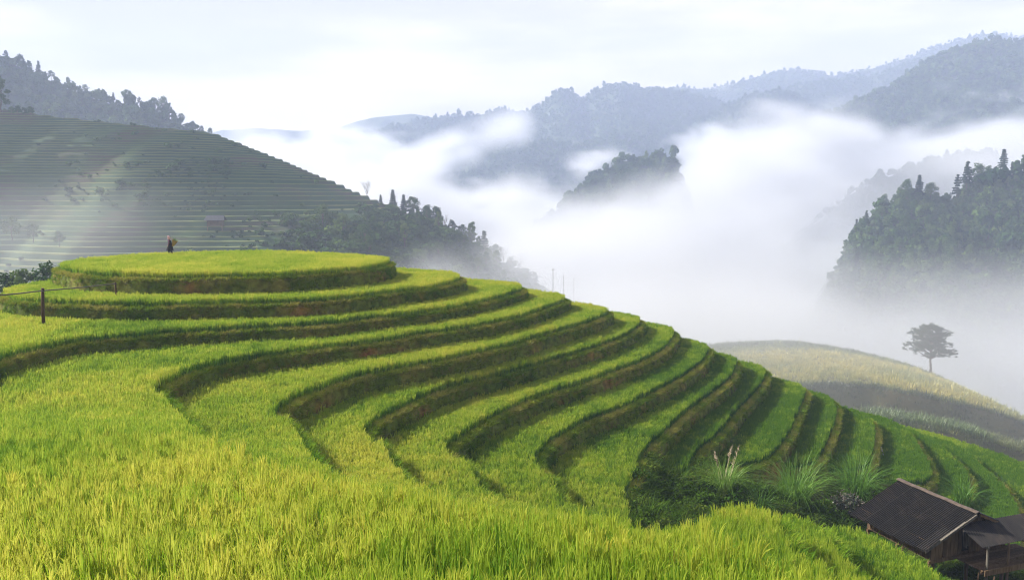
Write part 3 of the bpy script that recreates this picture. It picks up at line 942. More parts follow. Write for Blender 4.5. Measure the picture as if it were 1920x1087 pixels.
def scrub(x, z):
    """1 where the slope is left to bushes, 0 where it is terraced"""
    m = fbm(np.asarray(x) / 38., np.asarray(z) / 9.0 + 3, seed=64, octv=4)
    lower_right = sstep(-95, -55, x) * sstep(-2, -10, z)
    mid = 0.48 * sstep(0.50, 0.6, m) * sstep(24, 16, z)
    left_low = sstep(-150, -175, x) * sstep(17, 12, z) * sstep(-6, 0, z) * 0.48
    return np.clip(lower_right, 0, 1)

def bushy(x, z):
    m = fbm(np.asarray(x) / 38., np.asarray(z) / 9.0 + 3, seed=64, octv=4)
    return np.maximum(scrub(x, z), 0.30 * sstep(0.5, 0.62, m) * sstep(22, 14, z))

hz_levels = []
z = -64.0
while z < SZ[-1]:
    hz_levels.append(z)
    z += random.uniform(1.2, 1.8) if z < 8 else random.uniform(0.9, 1.35)
rows, mi = [], []
for k, z in enumerate(hz_levels[:-1]):
    z2 = hz_levels[k + 1]
    xa, ya = hill_contour(z, 2.6)
    xb_, yb_ = hill_contour(z2, 2.6)
    sc_ = scrub(xa, z)
    rice = 0.34 * (1 - sc_)
    f = 0.16 + 0.6 * sc_
    j = 0.25 * (fbm(xa / 3.0, ya / 3.0, seed=70 + k % 7, octv=2) - .5)
    rows.append((xa, ya, np.full_like(xa, z)))                                    # foot of the bank
    bx, by = xa + (xb_ - xa) * f, ya + (yb_ - ya) * f
    bz = z + (z2 - z) * (1 - 0.35 * sc_) - rice
    rows.append((bx, by, bz + j)); rows.append((bx + (xb_ - xa) * .04, by + (yb_ - ya) * .04, bz + rice + j))
Xr = np.array([r[0] for r in rows]); Yr = np.array([r[1] for r in rows]); Zr = np.array([r[2] for r in rows])
hme = grid_mesh('terraced_hill', Xr, Yr, Zr, [M_hillbank, M_hillrice], smooth=False)
npol = len(hme.polygons)
nc1 = Xr.shape[1] - 1
pi = np.arange(npol); rowi = pi // nc1; coli = pi % nc1
scv = scrub(Xr[rowi, coli], Zr[rowi, coli])
bare = fbm(Xr[rowi, coli] / 50., Zr[rowi, coli] / 14., seed=66, octv=3)
hme.polygons.foreach_set('material_index', (((rowi % 3) > 0) & (scv < 0.5)).astype(np.int32))
hill = add_obj('terraced_hill', hme)
tag(hill, 'hillside of many narrow rice terraces across the valley on the left', 'hill', kind='structure')

def hill_points(n, seed, sel):
    rg = np.random.default_rng(seed)
    r = rg.integers(0, len(rows), n); c = rg.integers(0, Xr.shape[1] - 1, n)
    f = rg.random(n)
    p = np.stack([Xr[r, c] * f + Xr[r, c + 1] * (1 - f), Yr[r, c] * f + Yr[r, c + 1] * (1 - f), Zr[r, c] * f + Zr[r, c + 1] * (1 - f)], 1)
    return p[(rg.random(n) < sel(p)) & in_view(p)]

bp_ = hill_points(90000, 5, lambda p: bushy(p[:, 0], p[:, 2]) * 0.2 + 0.003 + 0.25 * sstep(-80, -50, p[:, 0]) * sstep(-4, -12, p[:, 2]) * sstep(.5, .62, fbm(p[:, 0] / 9., p[:, 2] / 5., seed=68)))
n = len(bp_)
scb = RNG.lognormal(-0.55, 0.40, n) * (1 + 0.75 * sstep(-85, -55, bp_[:, 0]) * sstep(0, -8, bp_[:, 2]))
bs = scatter('undergrowth', bp_ - np.array((0, 0, .3)), np.stack([np.zeros(n), np.zeros(n), RNG.uniform(0, 6.28, n)], 1), np.stack([scb * 1.2, scb * 1.2, scb], 1),
             np.clip(0.42 + 1.1 * (fbm(bp_[:, 0] / 22., bp_[:, 2] / 9., seed=69) - .5) + RNG.normal(0, .15, n), 0, 1), RNG.integers(0, 5, n), BUSHES)
tag(bs, 'scrub and bushes on the uncultivated parts of the left hillside', 'bushes')
print('bushes', n)

# ---- the rounded spur with the lone pine
SPUR = [(1180, 690), (1280, 655), (1400, 640), (1500, 634), (1600, 650), (1690, 672), (1745, 694), (1800, 728), (1850, 762), (1920, 808), (2000, 870), (2100, 950)]
SPD = 140.0
sx_, sz_ = skyline_fn(SPUR, SPD)
def spur_z(x, y):
    x = np.asarray(x, float); y = np.asarray(y, float)
    top = np.interp(x, sx_, sz_)
    w = fbm(x / 14., y / 14., seed=81, octv=3) - .5
    yy = y + 2.6 * w + 0.10 * (x - 55)
    # field, bank, corn bench, bank, lower bench: each step follows the contour of the spur
    prof_y = np.array([60, 75, 95, 101.0, 104.5, 105.3, 111.5, 112.6, 117.5, 140, 150, 200])
    prof_z = np.array([-57, -51, -41, -33.8, -33.6, -30.6, -30.3, -27.4, -26.7, -25.9, -27.5, -50])
    return np.interp(yy, prof_y, prof_z) + np.clip(top + 25.0, -60, 0) * 0.95 + 0.25 * w
gx2, gy2 = np.meshgrid(np.linspace(14, 150, 190), np.linspace(66, 200, 150))
gz2 = spur_z(gx2, gy2)
M_spur = noise_mat('spur_grass', [(0.3, (0.05, 0.06, 0.02)), (0.5, (0.085, 0.085, 0.028)), (0.7, (0.13, 0.11, 0.04))], 0.09, detail=7)
spur = add_obj('spur_hill', grid_mesh('spur_hill', gx2, gy2, gz2, [M_spur]))
tag(spur, 'rounded spur of old fields and grass below the lone pine', 'hill', kind='structure')
# ================================================================ single trees
def add_tree(proto, loc, s, rz, label, group=None, first=None, sz=1.0):
    """a thing (empty) with its own trunk and crown, sharing the meshes of its kind"""
    name, parts = proto
    r = empty(name, tuple(loc), rz)
    r.scale = (s, s, s * sz)
    tag(r, label, 'tree', group)
    for nm, me in parts:
        c = bpy.data.objects.new(nm, me); COL.objects.link(c); c.parent = r
    return r

def limb(mb, a, b, r0, r1, n=5, k=4, jit=0.06):
    a, b = Vector(a), Vector(b)
    pts, rr = [], []
    L = (b - a).length
    for i in range(k + 1):
        t = i / k
        p = a.lerp(b, t)
        if 0 < i < k:
            p = p + Vector((random.gauss(0, jit), random.gauss(0, jit), random.gauss(0, jit))) * L
        pts.append(p); rr.append(r0 + (r1 - r0) * t)
    mb.tube(pts, rr, n)

def broad_proto(h, spread, seed, nclump=11, nleaf=85, size=0.34, mat=None, low=0.35):
    random.seed(seed)
    tb, cb = MB(), MB()
    top = Vector((random.uniform(-.3, .3), random.uniform(-.3, .3), h * 0.62))
    limb(tb, (0, 0, -1.0), top, h * 0.028, h * 0.012, 7, 5, 0.02)
    for i in range(nclump):
        a = i * 2.4 + random.uniform(-.4, .4)
        zz = h * (low + (0.93 - low) * (i + .5) / nclump)
        rr = spread * (0.25 + 0.75 * math.sin(math.pi * min(1, 0.25 + 0.75 * (i + .5) / nclump))) * random.uniform(0.45, 0.95)
        c = Vector((math.cos(a) * rr, math.sin(a) * rr, zz))
        limb(tb, top * (0.35 + 0.55 * random.random()), c, h * 0.011, h * 0.003, 4, 3)
        leafball(cb, c, spread * random.uniform(0.34, 0.52), nleaf, size, 0.8)
    return ('broadleaf_tree', [('trunk', tb.mesh('trunk', [M_trunk])), ('crown', cb.mesh('crown', [mat or M_crown]))])

def conifer_proto(h, r, seed, tiers=9, gap=0.12):
    random.seed(seed)
    tb, cb = MB(), MB()
    limb(tb, (0, 0, -1), (0, 0, h), h * 0.018, h * 0.003, 6, 6, 0.006)
    for i in range(tiers):
        t = (i + .3) / tiers
        z = h * (0.2 + 0.8 * t)
        rr = r * (1 - t) ** 0.75 * random.uniform(0.75, 1.1) + 0.15
        nb = 6 if t < .7 else 4
        for b in range(nb):
            if random.random() < gap: continue
            a = b * 6.28 / nb + i * 1.1 + random.uniform(-.3, .3)
            L = rr * random.uniform(0.7, 1.1)
            d = Vector((math.cos(a), math.sin(a), 0))
            tip = Vector((0, 0, z)) + d * L + Vector((0, 0, -0.18 * L + 0.05))
            tb.tube([(0, 0, z), tip], [h * .004, h * .0015], 3, caps=False)
            for q in range(9):
                f = 0.25 + 0.8 * q / 9
                p = Vector((0, 0, z)).lerp(tip, f)
                leafball(cb, p, 0.42, 5, 0.46 * (1.15 - .5 * f), 0.85)
    return ('conifer_tree', [('trunk', tb.mesh('trunk', [M_trunk])), ('crown', cb.mesh('crown', [M_conif]))])

def bare_proto(h, seed, leaves=40):
    random.seed(seed)
    tb, cb = MB(), MB()
    limb(tb, (0, 0, -1), (0.1, 0, h * .55), h * .016, h * .009, 5, 4, 0.03)
    for i in range(13):
        a = random.uniform(0, 6.28); z0 = h * random.uniform(.25, .55)
        e = Vector((math.cos(a) * h * random.uniform(.1, .3), math.sin(a) * h * random.uniform(.1, .3), h * random.uniform(.6, 1.0)))
        limb(tb, (0, 0, z0), e, h * .007, h * .002, 4, 3)
        for _ in range(3):
            e2 = e + Vector((random.gauss(0, .1), random.gauss(0, .1), random.uniform(.02, .15))) * h
            limb(tb, e.lerp(Vector((0, 0, z0)), random.uniform(.1, .6)), e2, h * .0035, h * .0012, 3, 2)
        leafball(cb, e, h * .09, leaves // 13 + 1, 0.14)
    return ('bare_tree', [('trunk', tb.mesh('trunk', [M_trunk])), ('crown', cb.mesh('crown', [M_crown]))])

BROAD = [broad_proto(10, 3.6, 200 + i, nclump=12, low=0.25 + 0.1 * (i % 2)) for i in range(4)]
TALL = [broad_proto(12, 2.7, 220 + i, nclump=13, low=0.22) for i in range(3)]
CONI = [conifer_proto(12, 3.1, 240 + i) for i in range(3)]
THIN = [conifer_proto(12, 2.6, 250, 8, 0.3)]
BARE = [bare_proto(9, 260), bare_proto(9, 261)]
random.seed(17)

# wooded hillside on the right: every tall tree one by one
p = surf(kW, 2600, -200, 3, 400)
p = p[in_view(p, 60, 0)]
a_, b_, d_ = project(p)
p = p[(b_ < 610) & (p[:, 2] > -70) & (a_ > 1592)]
keep = []
for q in p:
    if all((q[0] - k[0]) ** 2 + (q[1] - k[1]) ** 2 + 0.6 * (q[2] - k[2]) ** 2 > 4.0 ** 2 for k in keep):
        keep.append(q)
    if len(keep) > 215: break
for i, q in enumerate(keep):
    r = random.random()
    if r < 0.14:
        pr, lb, gp = random.choice(CONI), 'dark pointed conifer among the trees of the wooded hillside on the right', 'conifers of the wooded hillside'
    else:
        pr, lb, gp = random.choice(BROAD + TALL), 'dark leafy tree among the trees of the wooded hillside on the right', 'leafy trees of the wooded hillside'
    add_tree(pr, q - np.array((0, 0, .3)), random.uniform(0.48, 0.85), random.uniform(0, 6.28), lb, gp, sz=random.uniform(.9, 1.15))
for px, py, h, pr, lb in [(1793, 372, 13, THIN[0], 'slim bare-stemmed conifer standing alone in the gap of the right hand wood'),
                          (1812, 352, 14, CONI[0], 'tall conifer just right of the slim one in the gap of the right hand wood'),
                          (1834, 345, 13, BROAD[1], 'spreading tree behind the tall conifers at the gap of the right hand wood'),
                          (1722, 372, 12.5, CONI[1], 'pointed conifer rising from the rounded left end of the right hand wood'),
                          (1698, 372, 12, BROAD[2], 'round topped tree left of the pointed conifer at the end of the right hand wood'),
                          (1744, 378, 12, BROAD[3], 'round topped tree right of the pointed conifer at the end of the right hand wood'),
                          (1880, 322, 12, CONI[2], 'conifer on the skyline near the right end of the wood')]:
    q = at_y(px, py, 426)
    add_tree(pr, q, h / 12.0, random.uniform(0, 6), lb)

# trees along the edge of the terraced hill
def sil_z(px):
    return np.interp(px, [a for a, b in SIL], [b for a, b in SIL])
EDGE = [(688, 32, BARE[0], 'bare twiggy tree on the edge of the terraced hill'),
        (737, 36, CONI[0], 'left one of two pointed trees beside the bare tree on the terraced hill'),
        (757, 34, CONI[1], 'right one of two pointed trees on the edge of the terraced hill'),
        (775, 36, BROAD[0], 'open crowned tree just right of the two pointed trees on the hill edge'),
        (714, 20, CONI[2], 'small dark tree between the bare tree and the two pointed trees'),
        (800, 30, BROAD[1], 'rounded dark tree at the bend of the hill edge'),
        (818, 34, BROAD[3], 'larger rounded tree at the bend of the hill edge'),
        (834, 26, BARE[1], 'pale twiggy tree below the rounded trees on the hill edge'),
        (848, 22, BROAD[2], 'low bushy tree halfway down the hill edge'),
        (866, 26, BROAD[0], 'bushy tree below the low one on the hill edge'),
        (884, 36, TALL[0], 'broad ragged tree on the lower hill edge'),
        (908, 42, CONI[2], 'pointed dark tree on the lower hill edge in front of the fog'),
        (928, 30, BROAD[3], 'bushy tree under the pointed dark tree on the lower hill edge'),
        (944, 34, BARE[0], 'thin bare tree fading into the mist on the lower hill edge'),
        (958, 26, BROAD[1], 'misty bush between two thin bare trees on the lower hill edge'),
        (974, 40, BARE[1], 'lowest bare tree of the hill edge fading into the mist'),
        (1000, 24, BROAD[2], 'faint bush at the foot of the hill edge in the mist')]
for px, hp, pr, lb in EDGE:
    y = HY - 2 + random.uniform(-3, 3)
    q = at_y(px, sil_z(px) + 4, y)
    base = {'bare_tree': 9., 'conifer_tree': 12., 'broadleaf_tree': 10.}[pr[0]]
    add_tree(pr, q, hp * y / 1500. / base * 1.12, random.uniform(0, 6.28), lb)
# lower flank: a scatter of trees against the scrub
fl = hill_points(9000, 77, lambda p: 0.5 * sstep(-75, -45, p[:, 0]) * sstep(-6, -14, p[:, 2]))
keep = []
for q in fl:
    a1, b1, c1 = project(q[None])
    if 600 < a1[0] < 985 and 390 < b1[0] < 540 and all(np.hypot(*(q - k)[:2]) > 8 for k in keep):
        keep.append(q)
    if len(keep) >= 34: break
for q in keep:
    add_tree(random.choice(BROAD + TALL), q, random.uniform(0.4, 0.75), random.uniform(0, 6.28), 'dark leafy tree on the scrubby right flank of the terraced hill', 'trees on the flank of the terraced hill')
# top left
for px, py, hp, pr, lb in [(2, 206, 56, TALL[1], 'dark spreading tree at the left edge on top of the terraced hill'),
                           (-16, 206, 46, BROAD[0], 'second dark tree at the left edge on top of the terraced hill')]:
    q = at_y(px, py, 322); add_tree(pr, q, hp * 322 / 1500 / 10.5, 1.0, lb)
for i, px in enumerate((22, 34, 46, 58)):
    q = at_y(px, 215 + i, 330)
    add_tree(BROAD[i % 4], q, 0.33 + 0.06 * (i % 2), i * 1.3, '%s low round bush from the left in the row on the hill top' % ('first', 'second', 'third', 'fourth')[i], 'row of bushes on the hill top')
NTH = ['first', 'second', 'third', 'fourth', 'fifth', 'sixth', 'seventh', 'eighth', 'ninth', 'tenth', 'eleventh', 'twelfth', 'thirteenth', 'fourteenth', 'fifteenth', 'sixteenth']
SKY = [(12, 112, 20, 1), (38, 122, 22, 0), (73, 138, 26, 2), (96, 146, 16, 0), (128, 160, 18, 1), (160, 172, 16, 0), (186, 181, 18, 1), (213, 188, 17, 2), (240, 192, 18, 0), (262, 195, 16, 1),
       (290, 203, 22, 0), (306, 209, 30, 0), (318, 216, 26, 1), (340, 228, 18, 0), (362, 240, 16, 1), (378, 247, 14, 0)]
for si_, (px, py, hp, kd) in enumerate(SKY):
    pr = (BROAD[px % 4], TALL[px % 3], CONI[px % 3])[kd]
    q = at_y(px, py + 3, 618)
    add_tree(pr, q, hp * 618 / 1500 / (12. if kd else 10.), px * .7, '%s tree from the left standing up along the skyline of the left forested hill' % NTH[si_], 'skyline trees of the left forested hill')
q = at_y(394, 254, 600)
add_tree(BROAD[1], q, 0.55, 0.4, 'small flat topped tree at the right end of the forested skyline on the left')
# dark trees just behind the ridge at the left edge
for px, py, h, pr, lb in [(82, 494, 6.4, BROAD[2], 'dark round tree behind the terraces at the left, right one of the pair'), (42, 503, 5.6, BROAD[0], 'dark round tree behind the terraces at the left, left one of the pair'),
                          (8, 512, 4.6, BROAD[3], 'dark bush at the left edge behind the terraces')]:
    t = at_y(px, py, 104); add_tree(pr, t - np.array((0, 0, h)), h / 10., px, lb)
for px, h in ((20, 6), (60, 5), (-20, 6), (110, 4)):
    t = at_y(px, 400 + px * .3, 225); add_tree(BROAD[px % 4], t - np.array((0, 0, h)), h / 10., px, 'dim dark tree in the drifting mist at the far left', 'trees in the mist at the far left')

# ---- the lone pine
random.seed(31)
tb, cb = MB(), MB()
H = 9.2
trunk = [Vector((0, 0, -.6)), Vector((.02, 0, 1.2)), Vector((-.12, .05, 2.6)), Vector((-.05, .1, 3.9)), Vector((-.2, 0, 5.2)), Vector((-.15, .1, 6.5)), Vector((-.25, 0, 8.3))]
tb.tube(trunk, [.24, .19, .165, .14, .11, .075, .03], 9)
tips = []
for i in range(84):
    t = random.random()
    z0 = 2.7 + 5.3 * t
    c = trunk[0]
    for q in range(len(trunk) - 1):
        if trunk[q].z <= z0 <= trunk[q + 1].z:
            c = trunk[q].lerp(trunk[q + 1], (z0 - trunk[q].z) / (trunk[q + 1].z - trunk[q].z))
    a = i * 2.399 + random.uniform(-.3, .3)
    L = 4.5 * math.sqrt(max(.05, 1 - (0.12 + .85 * t) ** 2)) * random.uniform(0.45, 1.0)
    d = Vector((math.cos(a), math.sin(a), 0))
    e = c + d * L + Vector((0, 0, 0.28 * L * random.uniform(.4, 1.1) + .25))
    mid = c.lerp(e, .5) + Vector((0, 0, .12 * L))
    tb.tube([c, mid, e], [.07 * (1.2 - t), .045 * (1.2 - t), .015], 5, caps=False)
    for f in (0.45, 0.62, 0.78, 0.92, 1.03):
        for _ in range(2):
            m = mid.lerp(e, (f - .45) / .58) + Vector((random.gauss(0, .28), random.gauss(0, .28), random.gauss(.08, .22)))
            tips.append(m)
for m in tips:
    for _ in range(26):                        # tufts of needles pointing up and outwards
        d = Vector((random.gauss(0, .6) + m.x * .12, random.gauss(0, .6) + m.y * .12, random.uniform(.1, 1))).normalized()
        L = random.uniform(.28, .46); sd = d.orthogonal().normalized() * 0.035
        o = m + Vector((random.gauss(0, .13), random.gauss(0, .13), random.gauss(0, .07)))
        cb.poly((o - sd, o + sd, o + d * L))
tb.tube([trunk[-1], trunk[-1] + Vector((.05, 0, 1.4))], [.03, .01], 4)
qx, qy = at_y(1745, 690, 136)[:2]
qz = float(spur_z(qx, qy))
pine = empty('pine_tree', (qx, qy, qz))
tag(pine, 'lone pine with a wide flat crown on a thin trunk in the mist', 'tree')
tb.build('trunk', [M_trunk], pine, True); cb.build('crown', [M_conif], pine)
qq = project(np.array([[qx, qy, qz], [qx, qy, qz + 8.8]])); print('pine', qq)
# ================================================================ grass, weeds, shed and small things
random.seed(5)
# ---- weeds of the gully
M_weed = leaf_mat('weed_leaf', [(0.0, (0.03, 0.07, 0.010)), (0.5, (0.072, 0.13, 0.017)), (0.85, (0.14, 0.155, 0.03)), (1.0, (0.20, 0.12, 0.045))], 0.3, gloss=0.0)
WEEDS = hidden_collection('weed_kind', [tuft_mesh('weed', [M_weed], 46, 0.62, 0.030, 0.24, 1.0, 4) for _ in range(3)] +
                          [canopy_mesh('weed', [M_weed], 0.34, 0.42, 200, 0.042) for _ in range(3)])
n0 = 26000
wx, wy = RNG.uniform(4, 34, n0), RNG.uniform(20, 52, n0)
wz, wl_ = ground_z(wx, wy)
ok = (wl_ == 99)
wp = np.stack([wx, wy, wz - .08], 1)[ok]
# hanging weeds on the broken fronts of the far terraces above the gully
hang = []
for k in (8, 9, 10, 11, 12, 13):
    c = FINE[k]
    t = np.roll(c, -2, 0) - np.roll(c, 2, 0); t /= np.maximum(np.linalg.norm(t, axis=1, keepdims=True), 1e-6)
    ar = 0.5 * np.sum(c[:, 0] * np.roll(c[:, 1], -1) - np.roll(c[:, 0], -1) * c[:, 1])
    nn = np.stack([t[:, 1], -t[:, 0]], 1) * (1 if ar > 0 else -1)
    o = c + nn * 0.55
    lo = lab_at(o[:, 0], o[:, 1])
    zb = LEV[k] + ramp_up(c[:, 0], c[:, 1])
    s_ = (lo == 99) & (c[:, 1] < 62) & (c[:, 1] > 30)
    for i in np.where(s_)[0]:
        zg = float(gully_z(o[i, 0], o[i, 1]))
        for _ in range(16):
            f = random.random() ** .8
            off = 0.10 + 0.5 * f
            hang.append((c[i, 0] + nn[i, 0] * off + random.gauss(0, .14), c[i, 1] + nn[i, 1] * off + random.gauss(0, .14), zb[i] + (zg - zb[i]) * f - .1))
if hang:
    wp = np.concatenate([wp, np.array(hang)])
wp = wp[in_view(wp, 200, 200)]
n = len(wp); print('weeds', n)
s_ = RNG.lognormal(-0.1, 0.32, n)
wt = np.clip(0.35 + 1.3 * (fbm(wp[:, 0] * .5, wp[:, 1] * .5, wp[:, 2] * .5, seed=31) - .5) + RNG.normal(0, .16, n), 0, 1)
wo = scatter('weeds', wp, np.stack([RNG.normal(0, .25, n), RNG.normal(0, .25, n), RNG.uniform(0, 6.28, n)], 1), np.stack([s_, s_, s_ * RNG.uniform(.7, 1.1, n)], 1), wt, RNG.integers(0, 6, n), WEEDS)
tag(wo, 'wild weeds and ferns filling the gully beside the shed', 'weeds')

# ---- tall grass clumps
M_tall = leaf_mat('tall_grass', [(0.0, (0.05, 0.13, 0.018)), (0.6, (0.11, 0.23, 0.03)), (1.0, (0.20, 0.31, 0.06))], 0.4, attr='object', noise=2.5, gloss=.015)
M_plume = noise_mat('grass_plume', [(0.3, (0.42, 0.33, 0.20)), (0.7, (0.60, 0.50, 0.36))], 4)
def hit_gully(px, py):
    d = ray(px, py)
    for y in np.arange(30, 75, .05):
        p = d * (y / d[1])
        if p[2] <= float(gully_z(p[0], p[1])) + .05:
            return p
    return on_z(px, py, -19)

def grass_clump(px, py, hp, n, label, plumes=0, lean=1.0):
    q = hit_gully(px, py)
    h = hp * q[1] / 1500. * 1.25
    print('clump', px, q, h)
    r = empty('grass_clump', tuple(q))
    tag(r, label, 'grass clump')
    mb = MB()
    for _ in range(n):
        a = random.uniform(0, 6.28); rr = 0.2 * h * math.sqrt(random.random())
        blade(mb, (rr * math.cos(a), rr * math.sin(a), -.1), h * random.uniform(.45, 1.0), lean * random.uniform(.15, 1.15), a + random.uniform(-.6, .6), random.uniform(.03, .055), 7, 0, random.uniform(.7, 1.5), random.uniform(-.6, .6))
    mb.build('leaf_blades', [M_tall], r)
    for i in range(plumes):
        a = random.uniform(0, 6.28); m = MB(); x0, y0 = .2 * math.cos(a), .2 * math.sin(a)
        L = h * random.uniform(.75, .98); lx, ly = random.uniform(-.75, .75), random.uniform(-.5, .5)
        top = Vector((x0 + lx, y0 + ly, L))
        m.tube([(x0, y0, 0), (x0 + lx * .5, y0 + ly * .5, L * .55), top], [.012, .009, .006], 4)
        for j in range(26):
            t = j / 26.
            b = Vector((x0 + lx, y0 + ly, L)) - Vector((lx * .25, ly * .25, .55)) * (1 - t)
            d = Vector((random.gauss(0, 1), random.gauss(0, 1), 1.2)).normalized() * .2 * (1.1 - .7 * t)
            sd = d.orthogonal().normalized() * .018
            m.poly((b - sd, b + sd, b + d))
        m.build('plume', [M_plume], r)
    return r
grass_clump(1358, 926, 78, 300, 'tall green grass clump with pale dry plumes, first from the left above the gully', 6, .8)
grass_clump(1490, 948, 104, 420, 'tall drooping green grass clump in the middle of three above the gully', 0, .9)
grass_clump(1604, 936, 92, 460, 'broad pale green grass clump nearest the shed above the gully', 0, 1.0)
grass_clump(1424, 958, 62, 120, 'small thin grass clump low in the gully between two tall ones', 0, 1.2)
grass_clump(1806, 945, 62, 160, 'green grass clump behind the roof ridge of the shed', 0, 1.0)
# pale flowering shrub
q = hit_gully(1592, 985)
sh = empty('shrub', tuple(q)); tag(sh, 'round grey-green shrub with pale flower heads left of the shed', 'shrub')
M_shrub = leaf_mat('shrub_leaf', [(0.0, (0.06, 0.075, 0.045)), (1.0, (0.13, 0.13, 0.085))], .25, attr='object', noise=3)
M_flower = noise_mat('shrub_flower', [(0.3, (0.10, 0.085, 0.07)), (0.7, (0.19, 0.16, 0.14))], 6)
st, lf, fl_ = MB(), MB(), MB()
for i in range(16):
    a = i * 2.4; e = Vector((math.cos(a) * random.uniform(.2, .75), math.sin(a) * random.uniform(.2, .75), random.uniform(.7, 1.6)))
    limb(st, (0, 0, -.2), e, .025, .008, 4, 3)
    leafball(lf, e, .36, 110, .065)
    for _ in range(20):
        d = Vector((random.gauss(0, .3), random.gauss(0, .3), random.uniform(.0, .4)))
        leafball(fl_, e + d, .07, 3, .045)
st.build('stems', [M_trunk], sh); lf.build('leaves', [M_shrub], sh); fl_.build('flower_heads', [M_flower], sh)

# ---- the shed
M_roof = noise_mat('roof_sheet', [(0.25, (0.010, 0.0095, 0.010)), (0.55, (0.020, 0.018, 0.017)), (0.8, (0.05, 0.038, 0.030))], 2.3, detail=8, rough=0.65, stretch=(1.6, .5, 1), rand=.18, spec=.2)
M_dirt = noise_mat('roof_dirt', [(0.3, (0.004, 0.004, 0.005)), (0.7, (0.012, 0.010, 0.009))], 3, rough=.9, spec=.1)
M_ridge = noise_mat('ridge_cap', [(0.3, (0.06, 0.045, 0.036)), (0.7, (0.12, 0.09, 0.072))], 5, rough=.7)
M_wood = noise_mat('weathered_boards', [(0.3, (0.060, 0.036, 0.018)), (0.6, (0.125, 0.078, 0.040)), (0.8, (0.19, 0.125, 0.07))], 4, stretch=(3, 3, .5), bump=.3, rand=.4)
M_grey = noise_mat('grey_wood', [(0.3, (0.085, 0.075, 0.06)), (0.7, (0.19, 0.17, 0.14))], 6, stretch=(3, 3, .4), bump=.3, rand=.3)
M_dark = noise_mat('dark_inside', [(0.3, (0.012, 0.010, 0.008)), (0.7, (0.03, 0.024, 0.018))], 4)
h_ = 0.33157
SRN = Vector((21.70, 35.987, -14.60))
shed = empty('shed', (0, 0, 0))
AX, BX, UZ = Vector((-math.sin(h_), math.cos(h_), 0)), Vector((math.cos(h_), math.sin(h_), 0)), Vector((0, 0, 1))
LEN, HW, DROP = 4.4, 3.16, 1.41
FLOOR, GRD = -16.70, -18.6
shed.location = SRN + AX * LEN / 2 + Vector((0, 0, GRD - SRN.z))
tag(shed, 'dark wooden stilt shed with a corrugated roof in the lower right corner', 'shed')
bpy.context.view_layer.update()
SL = shed.location.copy()
def W(a, b, z):
    """shed frame -> local: a metres back from the front gable, b metres right of the ridge, z world height"""
    p = SRN + AX * a + BX * b; p.z = z
    return p - SL
def roof_z(b):
    return SRN.z - DROP * abs(b) / HW

def corrugated(a0, a1, b0, b1, zf, waves, amp, sag=0.0, axis='a', nb=7, thick=.012):
    """sheet whose ribs run down the slope (along b); waves counted along a"""
    mb = MB()
    na = waves * 8
    rows_t = []
    for j in range(nb + 1):
        b = b0 + (b1 - b0) * j / nb
        r = []
        for i in range(na + 1):
            a = a0 + (a1 - a0) * i / na
            z = zf(a, b) + amp * math.sin(2 * math.pi * waves * i / na) - sag * math.sin(math.pi * j / nb)
            r.append(W(a, b, z) if axis == 'a' else W(b, a, z))
        rows_t.append(r)
    mb.quadstrip(rows_t)
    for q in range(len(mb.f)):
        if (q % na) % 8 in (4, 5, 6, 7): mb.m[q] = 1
    low = [[p - Vector((0, 0, thick)) for p in r] for r in rows_t]
    mb.quadstrip([list(reversed(r)) for r in low])
    mb.quadstrip([rows_t[0], low[0]]); mb.quadstrip([low[-1], rows_t[-1]])
    return mb
cols = 5
for side in (-1, 1):
    for c in range(cols):
        a0 = -0.12 + c * (LEN + .24) / cols; a1 = a0 + (LEN + .24) / cols + .03
        for rw in range(2):
            b0, b1 = (0.03, HW * .54) if rw == 0 else (HW * .50, HW + .02)
            dz = (0.028 if rw == 0 else 0.0) + 0.004 * (c % 2)
            jj = random.uniform(-.02, .02)
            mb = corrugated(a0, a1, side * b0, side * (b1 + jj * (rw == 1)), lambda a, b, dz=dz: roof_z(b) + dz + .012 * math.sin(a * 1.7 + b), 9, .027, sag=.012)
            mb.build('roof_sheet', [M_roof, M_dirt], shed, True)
rc = MB()
rc.quadstrip([[W(-.16 + i * .3, s * .17, roof_z(.17) + .085 - (.0 if s else -.055) + .01 * math.sin(i * 1.3)) for i in range(17)] for s in (-1, 0, 1)])
rc.quadstrip([[W(-.16 + i * .3, s * .17, roof_z(.17) + .070 - (.0 if s else -.055) + .01 * math.sin(i * 1.3)) for i in range(17)] for s in (1, 0, -1)])
rc.build('ridge_cap', [M_ridge], shed)
# loose patched sheet and battens on the left front corner of the roof
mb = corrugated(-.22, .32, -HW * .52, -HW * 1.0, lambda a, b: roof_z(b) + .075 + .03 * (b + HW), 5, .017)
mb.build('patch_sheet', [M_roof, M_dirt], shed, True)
mb = MB(); mb.bar(W(-.16, -HW * .98, roof_z(HW * .98) - .06), W(-.16, -.1, roof_z(.1) - .06), .05, .12); mb.build('barge_board', [M_grey], shed)
mb = MB(); mb.bar(W(-.16, HW * .98, roof_z(HW * .98) - .06), W(-.16, .1, roof_z(.1) - .06), .05, .12); mb.build('barge_board', [M_wood], shed)
mb = MB(); mb.bar(W(-.27, -2.35, roof_z(2.35) + .10), W(-.27, -.9, roof_z(.9) + .12), .09, .05); mb.build('loose_batten', [M_grey], shed)
# dark roof space, rafters
for b in (-HW * .8, -HW * .4, HW * .4, HW * .8):
    mb = MB(); mb.bar(W(.0, b, roof_z(b) - .09), W(LEN, b, roof_z(b) - .09), .08, .1); mb.build('purlin', [M_wood], shed)
